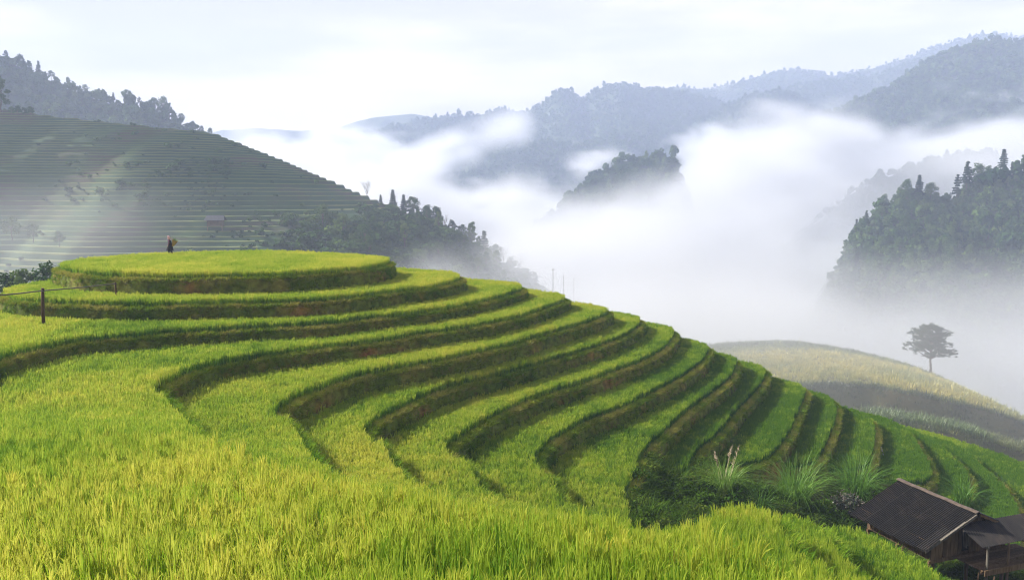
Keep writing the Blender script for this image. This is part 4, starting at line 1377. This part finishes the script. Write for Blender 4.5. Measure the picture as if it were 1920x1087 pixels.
# walls of upright boards, set in from the roof edge
WB, WA0, WA1 = 2.3, .25, LEN - .2
def wall(pa, pb, z0, ztop, n, skip=()):
    (a0, b0), (a1, b1) = pa, pb
    for i in range(n):
        if i in skip: continue
        f0, f1 = (i + .04) / n, (i + .96) / n
        A = W(a0 + (a1 - a0) * f0, b0 + (b1 - b0) * f0, z0 + random.uniform(-.04, .03)); B = W(a0 + (a1 - a0) * f1, b0 + (b1 - b0) * f1, z0)
        bm = b0 + (b1 - b0) * (i + .5) / n
        zt = ztop(bm) + random.uniform(-.03, .02)
        d = (B - A); d.z = 0
        m = MB()
        mid = (A + B) / 2
        q = d.to_track_quat('X', 'Z').to_matrix()
        m.box((mid.x, mid.y, (A.z + zt - SL.z) / 2), (d.length, .03 + .012 * (i % 2), zt - SL.z - A.z), q)
        m.build('wall_board', [M_wood], shed)
wall((WA0, -WB), (WA0, WB), FLOOR, lambda b: roof_z(b) - .16, 20, (8, 9))
wall((WA0, -WB), (WA1, -WB), FLOOR, lambda b: roof_z(WB) - .16, 16)
wall((WA0, WB), (WA1, WB), FLOOR, lambda b: roof_z(WB) - .16, 16)
wall((WA1, -WB), (WA1, WB), FLOOR, lambda b: roof_z(b) - .16, 18)
m = MB(); m.box(W((WA0 + WA1) / 2 + .08, 0, (FLOOR - 15.75) / 2 - .05), (WB * 2 - .4, WA1 - WA0 - .4, 1.0), Matrix.Rotation(h_, 3, 'Z')); m.build('dark_inner_box', [M_dark], shed)  # solid box filling the inside; the interior darkness is put into its colour
# lean-to porch roof in front of the gable
PZ0, PZ1, PA = -15.10, -15.62, -1.35
def porch_z(a, b):
    t = (a - .05) / (PA - .05)
    return PZ0 + (PZ1 - PZ0) * t
for c in range(4):
    b0 = -1.05 + c * 1.06; b1 = b0 + 1.09
    mb = MB()
    na = 9 * 8
    rows_t = []
    for j in range(7):
        a = .05 + (PA - .05) * j / 6
        rows_t.append([W(a, b0 + (b1 - b0) * i / na, porch_z(a, 0) + .017 * math.sin(2 * math.pi * 9 * i / na) + .004 * (c % 2) - .03 * (b0 + (b1 - b0) * i / na > 2.4) * j / 6) for i in range(na + 1)])
    mb.quadstrip(rows_t)
    low = [[p - Vector((0, 0, .012)) for p in r] for r in rows_t]
    mb.quadstrip([list(reversed(r)) for r in low]); mb.quadstrip([rows_t[0], low[0]]); mb.quadstrip([low[-1], rows_t[-1]])
    mb.build('porch_sheet', [M_roof], shed, True)
# floor, beams, posts and stilts
def fbox(a0, a1, b0, b1, z0, z1, name, mat):
    m = MB()
    c = W((a0 + a1) / 2, (b0 + b1) / 2, (z0 + z1) / 2)
    m.box(c, (abs(b1 - b0), abs(a1 - a0), z1 - z0), Matrix.Rotation(h_, 3, 'Z')); return m.build(name, [mat], shed)
for i in range(9):
    fbox(-1.4 + i * .19, -1.4 + i * .19 + .175, -1.0, WB + .75, FLOOR - .05, FLOOR - .005 * (i % 2), 'floor_board', M_wood)
fbox(.26, WA1, -WB, WB, FLOOR - .06, FLOOR - .02, 'floor', M_wood)
for a in (-1.3, .3, 2.2, WA1 - .1):
    fbox(a - .06, a + .06, -WB - .1 if a > 0 else -1.05, WB + (.1 if a > 0 else .8), FLOOR - .2, FLOOR - .062, 'floor_beam', M_wood)
fbox(-1.47, -1.42, -.95, WB + .75, FLOOR - .24, FLOOR + .02, 'edge_board', M_wood)
fbox(-1.2, .2, WB + .70, WB + .74, FLOOR + .28, FLOOR + .34, 'hand_rail', M_wood)
fbox(-1.46, -1.40, 1.0, WB + .72, FLOOR + .30, FLOOR + .36, 'hand_rail', M_wood)
for b in (-.72, .55, 1.75, 2.85):
    x = MB(); x.tube([W(-1.36, b + random.gauss(0, .03), GRD - .5), W(-1.36, b, FLOOR), W(-1.34, b, porch_z(-1.34, 0) - .02)], [.065, .06, .05], 7); x.build('porch_post', [M_grey if b < 0 else M_wood], shed)
for a in (.3, 2.2, WA1 - .1):
    for b in (-WB, 0, WB):
        x = MB(); x.tube([W(a, b, GRD - .6), W(a, b, FLOOR - .2)], [.09, .08], 7); x.build('stilt', [M_wood], shed)
# torn grey board hanging at the corner between the two roofs
for i in range(3):
    x = MB(); x.bar(W(-.30 - .03 * i, -1.05 + .13 * i, -15.25 - .05 * i), W(-.36, -1.0 + .12 * i, -16.0 - .06 * (i % 2)), .12, .02); x.build('hanging_board', [M_grey], shed)
# ladder lying against the floor edge
ld = empty('ladder', tuple(W(-1.9, -1.55, GRD) + SL)); tag(ld, 'rough wooden ladder leaning on the floor edge under the shed', 'ladder')
pa = [W(-2.2, -1.9, GRD - .1) + SL - ld.location, W(-1.55, -.95, FLOOR - .1) + SL - ld.location]
off = Vector((.25, -.18, 0))
for s in (-1, 1):
    x = MB(); x.tube([pa[0] + off * s, pa[1] + off * s], [.035, .03], 6); x.build('ladder_rail', [M_wood], ld)
for i in range(5):
    f = (i + .6) / 5.5; c = pa[0].lerp(pa[1], f)
    x = MB(); x.tube([c - off * 1.1, c + off * 1.1], [.022, .022], 5); x.build('rung', [M_wood], ld)

# ---- small hut on the far hill
hy = 246.0; q = at_y(405, 434, hy)
hut = empty('hut', (q[0], q[1], q[2] + 1.5), .15); hut.scale = (1.25, 1.25, 1.25); tag(hut, 'small grey roofed hut on the terraced hill across the valley', 'hut')
m = MB(); m.box((0, 0, 1.0), (3.6, 2.6, 1.7)); m.build('wall', [M_wood], hut)
M_hutroof = noise_mat('hut_roof', [(0.3, (.03, .032, .038)), (.7, (.06, .062, .07))], 3)
for s in (-1, 1):
    m = MB(); m.quadstrip([[(-2.4, s * 1.9, 1.55), (2.4, s * 1.9, 1.55)], [(-2.0, 0, 2.75), (2.0, 0, 2.75)]]); m.quadstrip([[(-2.0, 0, 2.70), (2.0, 0, 2.70)], [(-2.4, s * 1.9, 1.50), (2.4, s * 1.9, 1.50)]]); m.build('roof_slope', [M_hutroof], hut)
for x_ in (-1.7, 1.7):
    for y_ in (-1.2, 1.2):
        m = MB(); m.tube([(x_, y_, -1.2), (x_, y_, .3)], .1, 6); m.build('post', [M_wood], hut)

# ---- fence at the left edge
P1 = at_y(81, 602, 49.6); fe = empty('fence', (P1[0], P1[1], LEV[2])); tag(fe, 'weathered post with a long thin rail at the left edge of the upper terraces', 'fence')
loc = Vector(fe.location)
t1 = Vector(at_y(80, 540, 49.6)); t2 = Vector(at_y(216, 529, 54.4)); l0 = Vector(at_y(-12, 549, 45.5))
m = MB(); m.tube([Vector((P1[0], P1[1], LEV[2] - .3)) - loc, (Vector((P1[0] + .03, P1[1], -6.9))) - loc, t1 - loc], [.11, .10, .10], 8); m.build('post', [M_wood], fe, True)
m = MB(); m.tube([Vector((t2.x + .05, t2.y, LEV[1] - .3)) - loc, t2 - loc], [.07, .06], 7); m.build('post', [M_wood], fe, True)
dn = Vector((0, -.13, -.16))
m = MB(); m.tube([l0 - loc + dn, (l0 + t1) / 2 - loc + dn - Vector((0, 0, .02)), t1 - loc + dn, (t1 + t2) / 2 - loc + dn * .8 - Vector((0, 0, .03)), t2 - loc + dn * .6, t2 - loc + dn * .6 + (t2 - t1) * .03], [.045, .042, .04, .036, .032, .03], 7); m.build('rail', [M_grey], fe, True)

# ---- utility poles in the mist
for px, py, h, lb in [(1037, 503, 8.5, 'tallest thin utility pole standing in the mist behind the terraces'), (1057, 517, 7, 'middle one of three thin poles fading into the mist'), (1076, 520, 7, 'faintest utility pole of three, farthest right in the mist')]:
    D = 225 + (px - 1037) * 1.2
    t = Vector(at_y(px, py, D)); po = empty('utility_pole', (t.x, t.y, t.z - h)); tag(po, lb, 'pole')
    m = MB(); m.tube([(0, 0, -2), (0, 0, h)], [.10, .07], 7); m.build('pole_shaft', [M_grey], po)
    m = MB(); m.box((0, 0, h - .5), (.9, .07, .07)); m.build('cross_arm', [M_grey], po)

# ---- pale bamboo pole lying on a bank
q1, q2 = Vector(on_z(1652, 838, -20.9)), Vector(on_z(1660, 864, -21.4))
m = MB(); m.tube([q1, (q1 + q2) / 2, q2], .05, 6)
bo = m.build('bamboo_pole', [noise_mat('bamboo', [(0.3, (.45, .42, .36)), (0.7, (.6, .57, .5))], 4)]); tag(bo, 'pale bamboo pole lying down a terrace bank above the grass clumps', 'pole')

# ---- corn on the spur
M_corn = leaf_mat('corn_leaf', [(0, (.11, .19, .05)), (1, (.20, .27, .085))], .4)
CORN = hidden_collection('corn_kind', [tuft_mesh('corn', [M_corn], 16, 1.6, .10, .12, .5, 4) for _ in range(4)])
M_field = leaf_mat('field_grass', [(0, (.04, .06, .018)), (.3, (.12, .16, .04)), (.55, (.26, .28, .07)), (1, (.52, .45, .11))], .4)
FIELD = hidden_collection('field_kind', [tuft_mesh('field_tuft', [M_field], 16, .75, .07, .5, .5, 2) for _ in range(4)])
cx, cy, ct = [], [], []
for r_ in range(4):
    for i in range(46):
        cx.append(49.5 + i * .34 + random.gauss(0, .06)); cy.append(106.3 + r_ * 1.15 + random.gauss(0, .08) - .10 * (cx[-1] - 55)); ct.append(random.random() * .6 + .2)
for r_ in range(3):
    for i in range(60):
        cx.append(57 + i * .30 + random.gauss(0, .06)); cy.append(101.2 + r_ * 1.0 + random.gauss(0, .1) - .10 * (cx[-1] - 55)); ct.append(random.random() * .5 + .3)
cx, cy = np.array(cx), np.array(cy); n = len(cx)
cp = np.stack([cx, cy, spur_z(cx, cy)], 1)
s_ = RNG.uniform(.8, 1.1, n)
co = scatter('corn', cp, np.stack([np.zeros(n), np.zeros(n), RNG.uniform(0, 6.28, n)], 1), np.stack([s_] * 3, 1), ct, RNG.integers(0, 4, n), CORN)
tag(co, 'pale green rows of young corn on the benches of the misty spur', 'corn')
n0 = 34000
fx, fy = RNG.uniform(20, 110, n0), RNG.uniform(84, 150, n0)
fp = np.stack([fx, fy, spur_z(fx, fy) - .05], 1); fp = fp[in_view(fp)]
n = len(fp)
yy = fp[:, 1] + .10 * (fp[:, 0] - 55)
gold = sstep(113.5, 115, yy) * sstep(141, 134, yy) * sstep(84, 70, fp[:, 0])
s_ = RNG.lognormal(-.2, .3, n) * (1 + .1 * (gold < .5)) * (1 - .25 * sstep(128, 136, yy))
fo = scatter('field_grass', fp, np.stack([RNG.normal(0, .15, n), RNG.normal(0, .15, n), RNG.uniform(0, 6.28, n)], 1), np.stack([s_] * 3, 1),
             np.clip(.06 + .72 * gold + .30 * sstep(104.9, 105.6, yy) * sstep(111.9, 111.2, yy) + .7 * (fbm(fp[:, 0] / 6., fp[:, 1] / 6., seed=71) - .5) + RNG.normal(0, .12, n), 0, 1), RNG.integers(0, 4, n), FIELD)
tag(fo, 'rough grass and golden crop covering the misty spur', 'grass')

# ---- earth path behind the topmost terrace, and the woman walking on it
px_ = np.linspace(-35.5, -20, 60)
py_ = 71.6 + 2.6 * np.sin((px_ + 37) / 30 * math.pi)
rw = []
for dy, dz in ((-1.5, -5.95), (-.6, -5.20), (.6, -5.18), (2.6, -7.4)):
    rw.append((px_, py_ + dy, dz - 1.6 * (1 - sstep(-35.5, -32.5, px_)) - 1.6 * sstep(-27, -22, px_) + .06 * (fbm(px_ * .7, py_ + dy, seed=3) - .5)))
path = add_obj('path', grid_mesh('path', np.array([r[0] for r in rw]), np.array([r[1] for r in rw]), np.array([r[2] for r in rw]), [M_bank]))
tag(path, 'raised earth footpath along the back of the topmost terrace', 'path', kind='structure')

M_skin = noise_mat('skin', [(0.3, (.30, .18, .12)), (.7, (.36, .22, .15))], 8, rough=.6)
M_black = noise_mat('dark_cloth', [(0.3, (.012, .012, .018)), (.7, (.028, .026, .034))], 6)
M_sleeve = noise_mat('sleeve_cloth', [(0.3, (.06, .05, .08)), (.6, (.22, .10, .15)), (.8, (.08, .10, .18))], 18)
M_scarf = noise_mat('pink_scarf', [(0.35, (.60, .30, .33)), (.55, (.72, .48, .48)), (.7, (.48, .22, .28))], 14)
M_basket = noise_mat('basket_cane', [(0.3, (.26, .17, .05)), (.7, (.42, .30, .10))], 14)
def skin_body(name, verts, edges, radii, mat, parent, sub=2):
    me = bpy.data.meshes.new(name); me.from_pydata(verts, edges, [])
    o = add_obj(name, me, parent)
    sk = o.modifiers.new('skin', 'SKIN'); sk.use_smooth_shade = True
    for v, r in zip(me.skin_vertices[0].data, radii):
        v.radius = (r, r) if not hasattr(r, '__len__') else r
    me.skin_vertices[0].data[0].use_root = True
    o.modifiers.new('sub', 'SUBSURF').levels = sub; o.modifiers['sub'].render_levels = sub
    dg = bpy.context.evaluated_depsgraph_get()
    bpy.context.view_layer.update()
    me2 = bpy.data.meshes.new_from_object(o.evaluated_get(bpy.context.evaluated_depsgraph_get()))
    o.modifiers.clear(); o.data = me2
    me2.materials.clear(); me2.materials.append(mat)
    return o
wx_ = (300 - 960) / 1500. * 71.0
wy_ = float(np.interp(wx_, px_, py_))
per = empty('person', (wx_, wy_, -5.18)); tag(per, 'woman in dark clothes and a pink headscarf walking left with a basket on her back', 'person')
# she walks towards -x, leaning a little forward
V = [(0.02, 0, .86), (0.0, 0, 1.0), (-.04, 0, 1.18), (-.07, 0, 1.31), (-.10, 0, 1.39), (-.125, 0, 1.46), (-.135, 0, 1.56),            # pelvis, spine, neck, head
     (-.06, .15, 1.29), (-.02, .19, 1.06), (-.15, .17, .88), (-.19, .165, .81),                                                      # left arm to wrist and palm
     (-.06, -.15, 1.29), (.0, -.19, 1.06), (-.10, -.18, .87), (-.13, -.175, .80),
     (0.02, .085, .82), (-.12, .09, .47), (-.22, .09, .09), (-.33, .095, .03),                                                        # forward leg
     (0.02, -.085, .82), (.05, -.09, .46), (.22, -.09, .13), (.13, -.095, .03)]
E = [(0, 1), (1, 2), (2, 3), (3, 4), (4, 5), (5, 6), (3, 7), (7, 8), (8, 9), (9, 10), (3, 11), (11, 12), (12, 13), (13, 14), (0, 15), (15, 16), (16, 17), (17, 18), (0, 19), (19, 20), (20, 21), (21, 22)]
RR = [.11, .105, .12, .10, .048, .075, .085, .055, .045, .034, .032, .055, .045, .034, .032, .085, .058, .04, .03, .085, .058, .04, .03]
skin_body('body', V, E, RR, M_skin, per)
# five fingers on each hand
for s, (hx, hy_) in ((1, (-.19, .165)), (-1, (-.13, -.175))):
    z0 = .81 if s > 0 else .80
    f = MB()
    for i in range(4):
        L = (.062, .07, .066, .052)[i]; y0 = hy_ + (i - 1.5) * .016
        f.tube([(hx, y0, z0 - .02), (hx - .012, y0, z0 - .02 - L * .6), (hx + .004, y0, z0 - .02 - L)], [.009, .008, .006], 6)
    f.tube([(hx - .01, hy_ - .03 * s, z0 + .01), (hx - .035, hy_ - .038 * s, z0 - .02), (hx - .045, hy_ - .03 * s, z0 - .045)], [.010, .009, .007], 6)
    f.build('hand_fingers', [M_skin], per, True)
# face
fc = MB(); fc.box((-.222, 0, 1.545), (.03, .022, .045)); fc.build('nose', [M_skin], per)
for s in (-1, 1):
    e = MB(); e.box((-.205, .032 * s, 1.568), (.012, .022, .012)); e.build('eye', [M_black], per)
e = MB(); e.box((-.205, 0, 1.505), (.012, .045, .010)); e.build('mouth', [M_scarf], per)
# jacket
jk = MB()
def ring(c, rx, ry, n=14):
    return [(c[0] + rx * math.cos(2 * math.pi * i / n), c[1] + ry * math.sin(2 * math.pi * i / n), c[2]) for i in range(n)]
jk.quadstrip([ring(c, rx, ry) for c, rx, ry in [((.02, 0, .80), .19, .20), ((.01, 0, .95), .155, .175), ((-.02, 0, 1.1), .15, .175), ((-.05, 0, 1.24), .145, .185), ((-.07, 0, 1.33), .11, .15), ((-.09, 0, 1.39), .07, .08)]], close=True)
jk.build('jacket', [M_black], per, True)
for s in (-1, 1):
    sl = MB()
    pts = ([(-.06, .13, 1.31), (-.045, .17, 1.2), (-.02, .195, 1.06), (-.1, .185, .95), (-.14, .175, .89)] if s > 0 else [(-.06, -.13, 1.31), (-.03, -.17, 1.2), (0, -.195, 1.06), (-.06, -.19, .95), (-.095, -.182, .885)])
    sl.tube(pts, [.075, .07, .062, .055, .052], 9); sl.build('sleeve', [M_sleeve], per, True)
# wide skirt, split by the stride
sk_ = MB()
sk_.quadstrip([[(c[0] + (rx + .03 * math.cos(5 * t)) * math.cos(t), c[1] + (ry + .02 * math.cos(7 * t)) * math.sin(t), c[2]) for t in [2 * math.pi * i / 26 for i in range(26)]]
               for c, rx, ry in [((.01, 0, .93), .14, .16), ((0, 0, .75), .20, .21), ((-.02, 0, .55), .26, .23), ((-.03, 0, .34), .32, .26)]], close=True)
sk_.build('skirt', [M_black], per, True)
for s in (-1, 1):
    lg = MB()
    pts = [(-.10, .09, .5), (-.17, .09, .28), (-.22, .09, .10)] if s > 0 else [(.05, -.09, .5), (.13, -.09, .3), (.21, -.09, .14)]
    lg.tube(pts, [.085, .075, .06], 9); lg.build('legging', [M_black], per, True)
    x, y, z = ((-.27, .09, .035) if s > 0 else (.17, -.09, .05))
    shn = MB(); shn.tube([(x + .07, y, z), (x, y, z), (x - .09, y, z - .012)], [.045, .05, .03], 8); shn.build('shoe', [M_black], per, True)
# headscarf wound round the head, hanging at the back
hs = MB()
hs.quadstrip([ring(c, rx, ry) for c, rx, ry in [((-.09, 0, 1.40), .10, .11), ((-.10, 0, 1.47), .112, .115), ((-.105, 0, 1.55), .115, .118), ((-.11, 0, 1.62), .115, .115), ((-.115, 0, 1.68), .085, .085), ((-.115, 0, 1.705), .02, .02)]], close=True)
# keep the face open: drop the faces at the front between chin and brow
keepf, keepm = [], []
for f in hs.f:
    c = sum((Vector(hs.v[i]) for i in f), Vector()) / 4
    if c.x < -.165 and 1.42 < c.z < 1.61: continue
    keepf.append(f); keepm.append(0)
hs.f, hs.m = keepf, keepm
hs.quadstrip([[(-.02, -.07, 1.5), (-.0, 0, 1.5), (-.02, .07, 1.5)], [(.03, -.10, 1.33), (.05, 0, 1.33), (.03, .10, 1.33)], [(.06, -.08, 1.2), (.07, 0, 1.18), (.06, .08, 1.2)]])
hs.build('headscarf', [M_scarf], per, True)
# the basket: a thing of its own, carried on the back
bk = empty('basket', (wx_ + .36, wy_, -5.18 + 1.02)); bk.rotation_euler = (0, .42, 0)
tag(bk, 'tapering cane back basket filled with cut greens, carried by the woman', 'basket')
bm_ = MB()
prof = [(.09, -.30), (.12, -.15), (.165, 0), (.215, .15), (.265, .28)]
bm_.quadstrip([ring((0, 0, z), r, r, 16) for r, z in prof], close=True)
bm_.quadstrip([ring((0, 0, z), r - .02, r - .02, 16) for r, z in reversed(prof)], close=True)
bm_.poly(ring((0, 0, -.29), .09, .09, 16)); bm_.build('basket_body', [M_basket], bk, True)
rm = MB(); rm.tube([(.265 * math.cos(t), .265 * math.sin(t), .285) for t in [2 * math.pi * i / 20 for i in range(21)]], .018, 6); rm.build('rim', [M_basket], bk, True)
for s in (-1, 1):
    stp = MB(); stp.tube([(-.2, .09 * s, .2), (-.33, .13 * s, .36), (-.50, .12 * s, .30), (-.46, .10 * s, .05), (-.2, .08 * s, -.15)], .014, 5); stp.build('shoulder_strap', [M_basket], bk, True)
gr = MB()
for _ in range(60):
    a = random.uniform(0, 6.28); r = .2 * math.sqrt(random.random())
    blade(gr, (r * math.cos(a), r * math.sin(a), .18), random.uniform(.18, .38), random.uniform(.2, .9), a, .035, 3)
gr.build('cut_greens', [M_corn], bk)
# ================================================================ air: even haze and the sea of fog
def vol_mat(name, color, density, aniso, attr=None):
    m, n, l = new_mat(name)
    out = n.new('ShaderNodeOutputMaterial')
    v = n.new('ShaderNodeVolumePrincipled')
    v.inputs['Color'].default_value = (*color, 1)
    v.inputs['Density'].default_value = density
    v.inputs['Anisotropy'].default_value = aniso
    v.inputs['Density Attribute'].default_value = attr or ''
    l.new(v.outputs[0], out.inputs['Volume'])
    return m

hb = MB()
hb.box((0, 1040, 150), (4600, 2220, 524))
haze = hb.build('haze', [vol_mat('haze_air', (0.61, 0.72, 1.0), 0.00045, 0.0)])
tag(haze, 'thin blue haze filling the air over the valley', 'haze', kind='stuff')
haze.display_type = 'WIRE'

def fog_volume(name, label, lo, hi, step, fn, color=(0.77, 0.79, 0.83), aniso=0.2, maxd=1.0):
    lo, hi = np.array(lo, float), np.array(hi, float)
    res = np.maximum(2, np.round((hi - lo) / step).astype(int) + 1)
    ax = [np.linspace(lo[i], hi[i], res[i]) for i in range(3)]
    X, Y, Z = np.meshgrid(*ax, indexing='ij')
    d = fn(X, Y, Z)
    # nothing at the faces of the box
    e = np.ones_like(d)
    for i in range(3):
        t = np.linspace(0, 1, res[i]); w = np.clip(np.minimum(t, 1 - t) * 14, 0, 1)
        sh = [1, 1, 1]; sh[i] = -1
        if i != 2:
            e = e * w.reshape(sh)
    d = d * e
    me = bpy.data.meshes.new(name)
    me.vertices.add(d.size)
    me.vertices.foreach_set('co', np.stack([X, Y, Z], -1).reshape(-1, 3).astype(np.float32).ravel())
    a = me.attributes.new('dens', 'FLOAT', 'POINT'); a.data.foreach_set('value', d.astype(np.float32).ravel())
    mat = vol_mat(name + '_air', color, 1.0, aniso, 'density')
    me.materials.append(mat)
    o = add_obj(name, me)
    ng = bpy.data.node_groups.new(name + '_nodes', 'GeometryNodeTree')
    ng.interface.new_socket('Geometry', in_out='INPUT', socket_type='NodeSocketGeometry')
    ng.interface.new_socket('Geometry', in_out='OUTPUT', socket_type='NodeSocketGeometry')
    N, L = ng.nodes, ng.links
    gi, go = N.new('NodeGroupInput'), N.new('NodeGroupOutput')
    vc = N.new('GeometryNodeVolumeCube')
    vc.inputs['Min'].default_value = lo; vc.inputs['Max'].default_value = hi
    for i, nm in enumerate(('Resolution X', 'Resolution Y', 'Resolution Z')):
        vc.inputs[nm].default_value = int(res[i])
    vc.inputs['Background'].default_value = 0.0
    pos = N.new('GeometryNodeInputPosition')
    sb = N.new('ShaderNodeVectorMath'); sb.operation = 'SUBTRACT'; sb.inputs[1].default_value = lo
    L.new(pos.outputs[0], sb.inputs[0])
    dv = N.new('ShaderNodeVectorMath'); dv.operation = 'MULTIPLY'
    dv.inputs[1].default_value = [(res[i] - 1) / (hi[i] - lo[i]) for i in range(3)]
    L.new(sb.outputs[0], dv.inputs[0])
    sp = N.new('ShaderNodeSeparateXYZ'); L.new(dv.outputs[0], sp.inputs[0])
    def rnd(s):
        r = N.new('ShaderNodeMath'); r.operation = 'ROUND'; L.new(s, r.inputs[0]); return r.outputs[0]
    def mad(a, k, b):
        r = N.new('ShaderNodeMath'); r.operation = 'MULTIPLY_ADD'; L.new(a, r.inputs[0]); r.inputs[1].default_value = k
        L.new(b, r.inputs[2]); return r.outputs[0]
    i1 = mad(rnd(sp.outputs[0]), float(res[1]), rnd(sp.outputs[1]))
    i2 = mad(i1, float(res[2]), rnd(sp.outputs[2]))
    si = N.new('GeometryNodeSampleIndex'); si.data_type = 'FLOAT'; si.domain = 'POINT'; si.clamp = True
    na = N.new('GeometryNodeInputNamedAttribute'); na.data_type = 'FLOAT'; na.inputs['Name'].default_value = 'dens'
    L.new(gi.outputs[0], si.inputs['Geometry']); L.new(na.outputs['Attribute'], si.inputs['Value']); L.new(i2, si.inputs['Index'])
    L.new(si.outputs[0], vc.inputs['Density'])
    smn = N.new('GeometryNodeSetMaterial'); smn.inputs['Material'].default_value = mat
    L.new(vc.outputs[0], smn.inputs[0]); L.new(smn.outputs[0], go.inputs[0])
    md = o.modifiers.new('fog', 'NODES'); md.node_group = ng
    tag(o, label, 'fog', kind='stuff')
    return o

# top of the fog sea, as the height angle (photo rows) seen along each direction
FT_PX = [-400, 300, 520, 600, 700, 800, 900, 1000, 1080, 1130, 1200, 1270, 1330, 1450, 1600, 1750, 1850, 1950, 2300]
FT_PY = [310, 310, 285, 258, 278, 322, 345, 347, 348, 348, 356, 320, 300, 286, 274, 258, 246, 238, 238]
def sea(X, Y, Z):
    px = 960 + 1500 * X / Y
    top_far = (370 - np.interp(px, FT_PX, FT_PY)) / 1500.0           # slope of the top far away
    near_py = np.interp(px, [0, 600, 800, 900, 1050, 1200, 1350, 1480, 1560, 1650, 1800, 1950], [560, 545, 520, 500, 440, 400, 400, 420, 470, 515, 550, 570])
    top_near = (370 - near_py) / 1500.0
    w = sstep(425, 600, Y)
    sl = top_near * (1 - w) + top_far * w
    ztop = sl * np.minimum(Y, 1500)
    bil = fbm(X / 85., Y / 110., Z / 46., seed=91, octv=6, gain=.58)
    big = fbm(X / 340., Y / 340., Z / 260., seed=92, octv=2)
    h = ztop + (bil - 0.5) * (30 + 0.20 * Y) + (big - .5) * 0.05 * Y - Z
    soft = 6 + 0.020 * Y
    d = np.clip((h + .15 * soft) / soft, 0, 1.4) ** 1.3 * (0.15 + 2.0 * bil * bil)
    D0 = 0.0065 + 0.007 * sstep(250, 600, Y)
    d = d * D0 * sstep(170, 260, Y)
    return d

def wisps(X, Y, Z):
    """ragged cloud clinging to the slopes of the central mountain"""
    px = 960 + 1500 * X / Y; py = 370 - 1500 * Z / Y
    # two rising streaks
    def streak(ax_, ay, bx_, by_, wd):
        dx, dy = bx_ - ax_, by_ - ay
        L2 = dx * dx + dy * dy
        t = np.clip(((px - ax_) * dx + (py - ay) * dy) / L2, 0, 1)
        dd = np.hypot(px - ax_ - t * dx, py - ay - t * dy)
        return np.clip(1 - dd / (wd * (0.5 + 0.6 * t)), 0, 1)
    s = np.maximum.reduce([streak(740, 300, 965, 240, 42), streak(760, 330, 880, 285, 36), streak(1110, 350, 1180, 300, 16) * 0])
    nz = fbm(X / 60., Y / 90., Z / 34., seed=95, octv=5)
    return 0.014 * s ** 1.2 * np.clip(nz * 2.4 - 0.65, 0, 1)

def far_fog(X, Y, Z):
    return sea(X, Y, Z) + wisps(X, Y, Z) * sstep(1090, 1140, Y) * sstep(1330, 1280, Y)

fog_volume('valley_fog', 'white sea of fog filling the valley below the mountains', (-720, 165, -92), (1080, 1500, 240), (7, 8, 5), far_fog)

def mist(X, Y, Z):
    px = 960 + 1500 * X / Y; py = 370 - 1500 * Z / Y
    n1 = fbm(X / 26., Y / 34., Z / 15., seed=96, octv=5)
    n2 = fbm(X / 70., Y / 70., Z / 40., seed=97, octv=2)
    # behind the ridge, rising round the lone pine
    top = np.interp(px, [560, 700, 800, 900, 1000, 1200, 1500, 1650, 1800, 1950, 2100], [560, 540, 492, 500, 520, 500, 520, 545, 575, 600, 600])
    zt = (370 - top) / 1500. * Y
    a = sstep(-2, 11, zt + (n1 - .5) * 22 - Z) * (0.3 + 1.1 * n1) * sstep(84, 130, Y) * sstep(262, 240, Y) * (0.0055 + 0.004 * sstep(0.0, -0.2, (px - 1300) / 1000.))
    a = a * (1 - 0.55 * sstep(1500, 1750, px) * sstep(165, 140, Y))
    # the patch drifting across the foot of the left hill
    c = np.exp(-(((px - 60) / 190.) ** 2 + ((py - 440) / 75.) ** 2)) + 0.55 * np.exp(-(((px - 210) / 120.) ** 2 + ((py - 400) / 60.) ** 2)) \
        + 0.7 * np.exp(-(((px - 120) / 260.) ** 2 + ((py - 520) / 60.) ** 2))
    b = c * np.clip(n1 * 2.6 - 0.75, 0, 1.2) * sstep(90, 120, Y) * sstep(230, 190, Y) * 0.0020
    c2 = sstep(85, 120, Y) * sstep(70, 35, Z) * 0.0002                       # thin veil over the valley
    c3 = sstep(88, 104, Y) * sstep(10, 40, X) * sstep(-8, -22, Z) * sstep(190, 150, Y) * 0.011 * (.4 + 1.2 * n1)   # round the pine spur
    return a + b + c2 + c3
fog_volume('mist', 'thin mist drifting behind the near ridge and round the lone pine', (-330, 82, -78), (330, 430, 80), (4.2, 4.2, 3.4), mist)
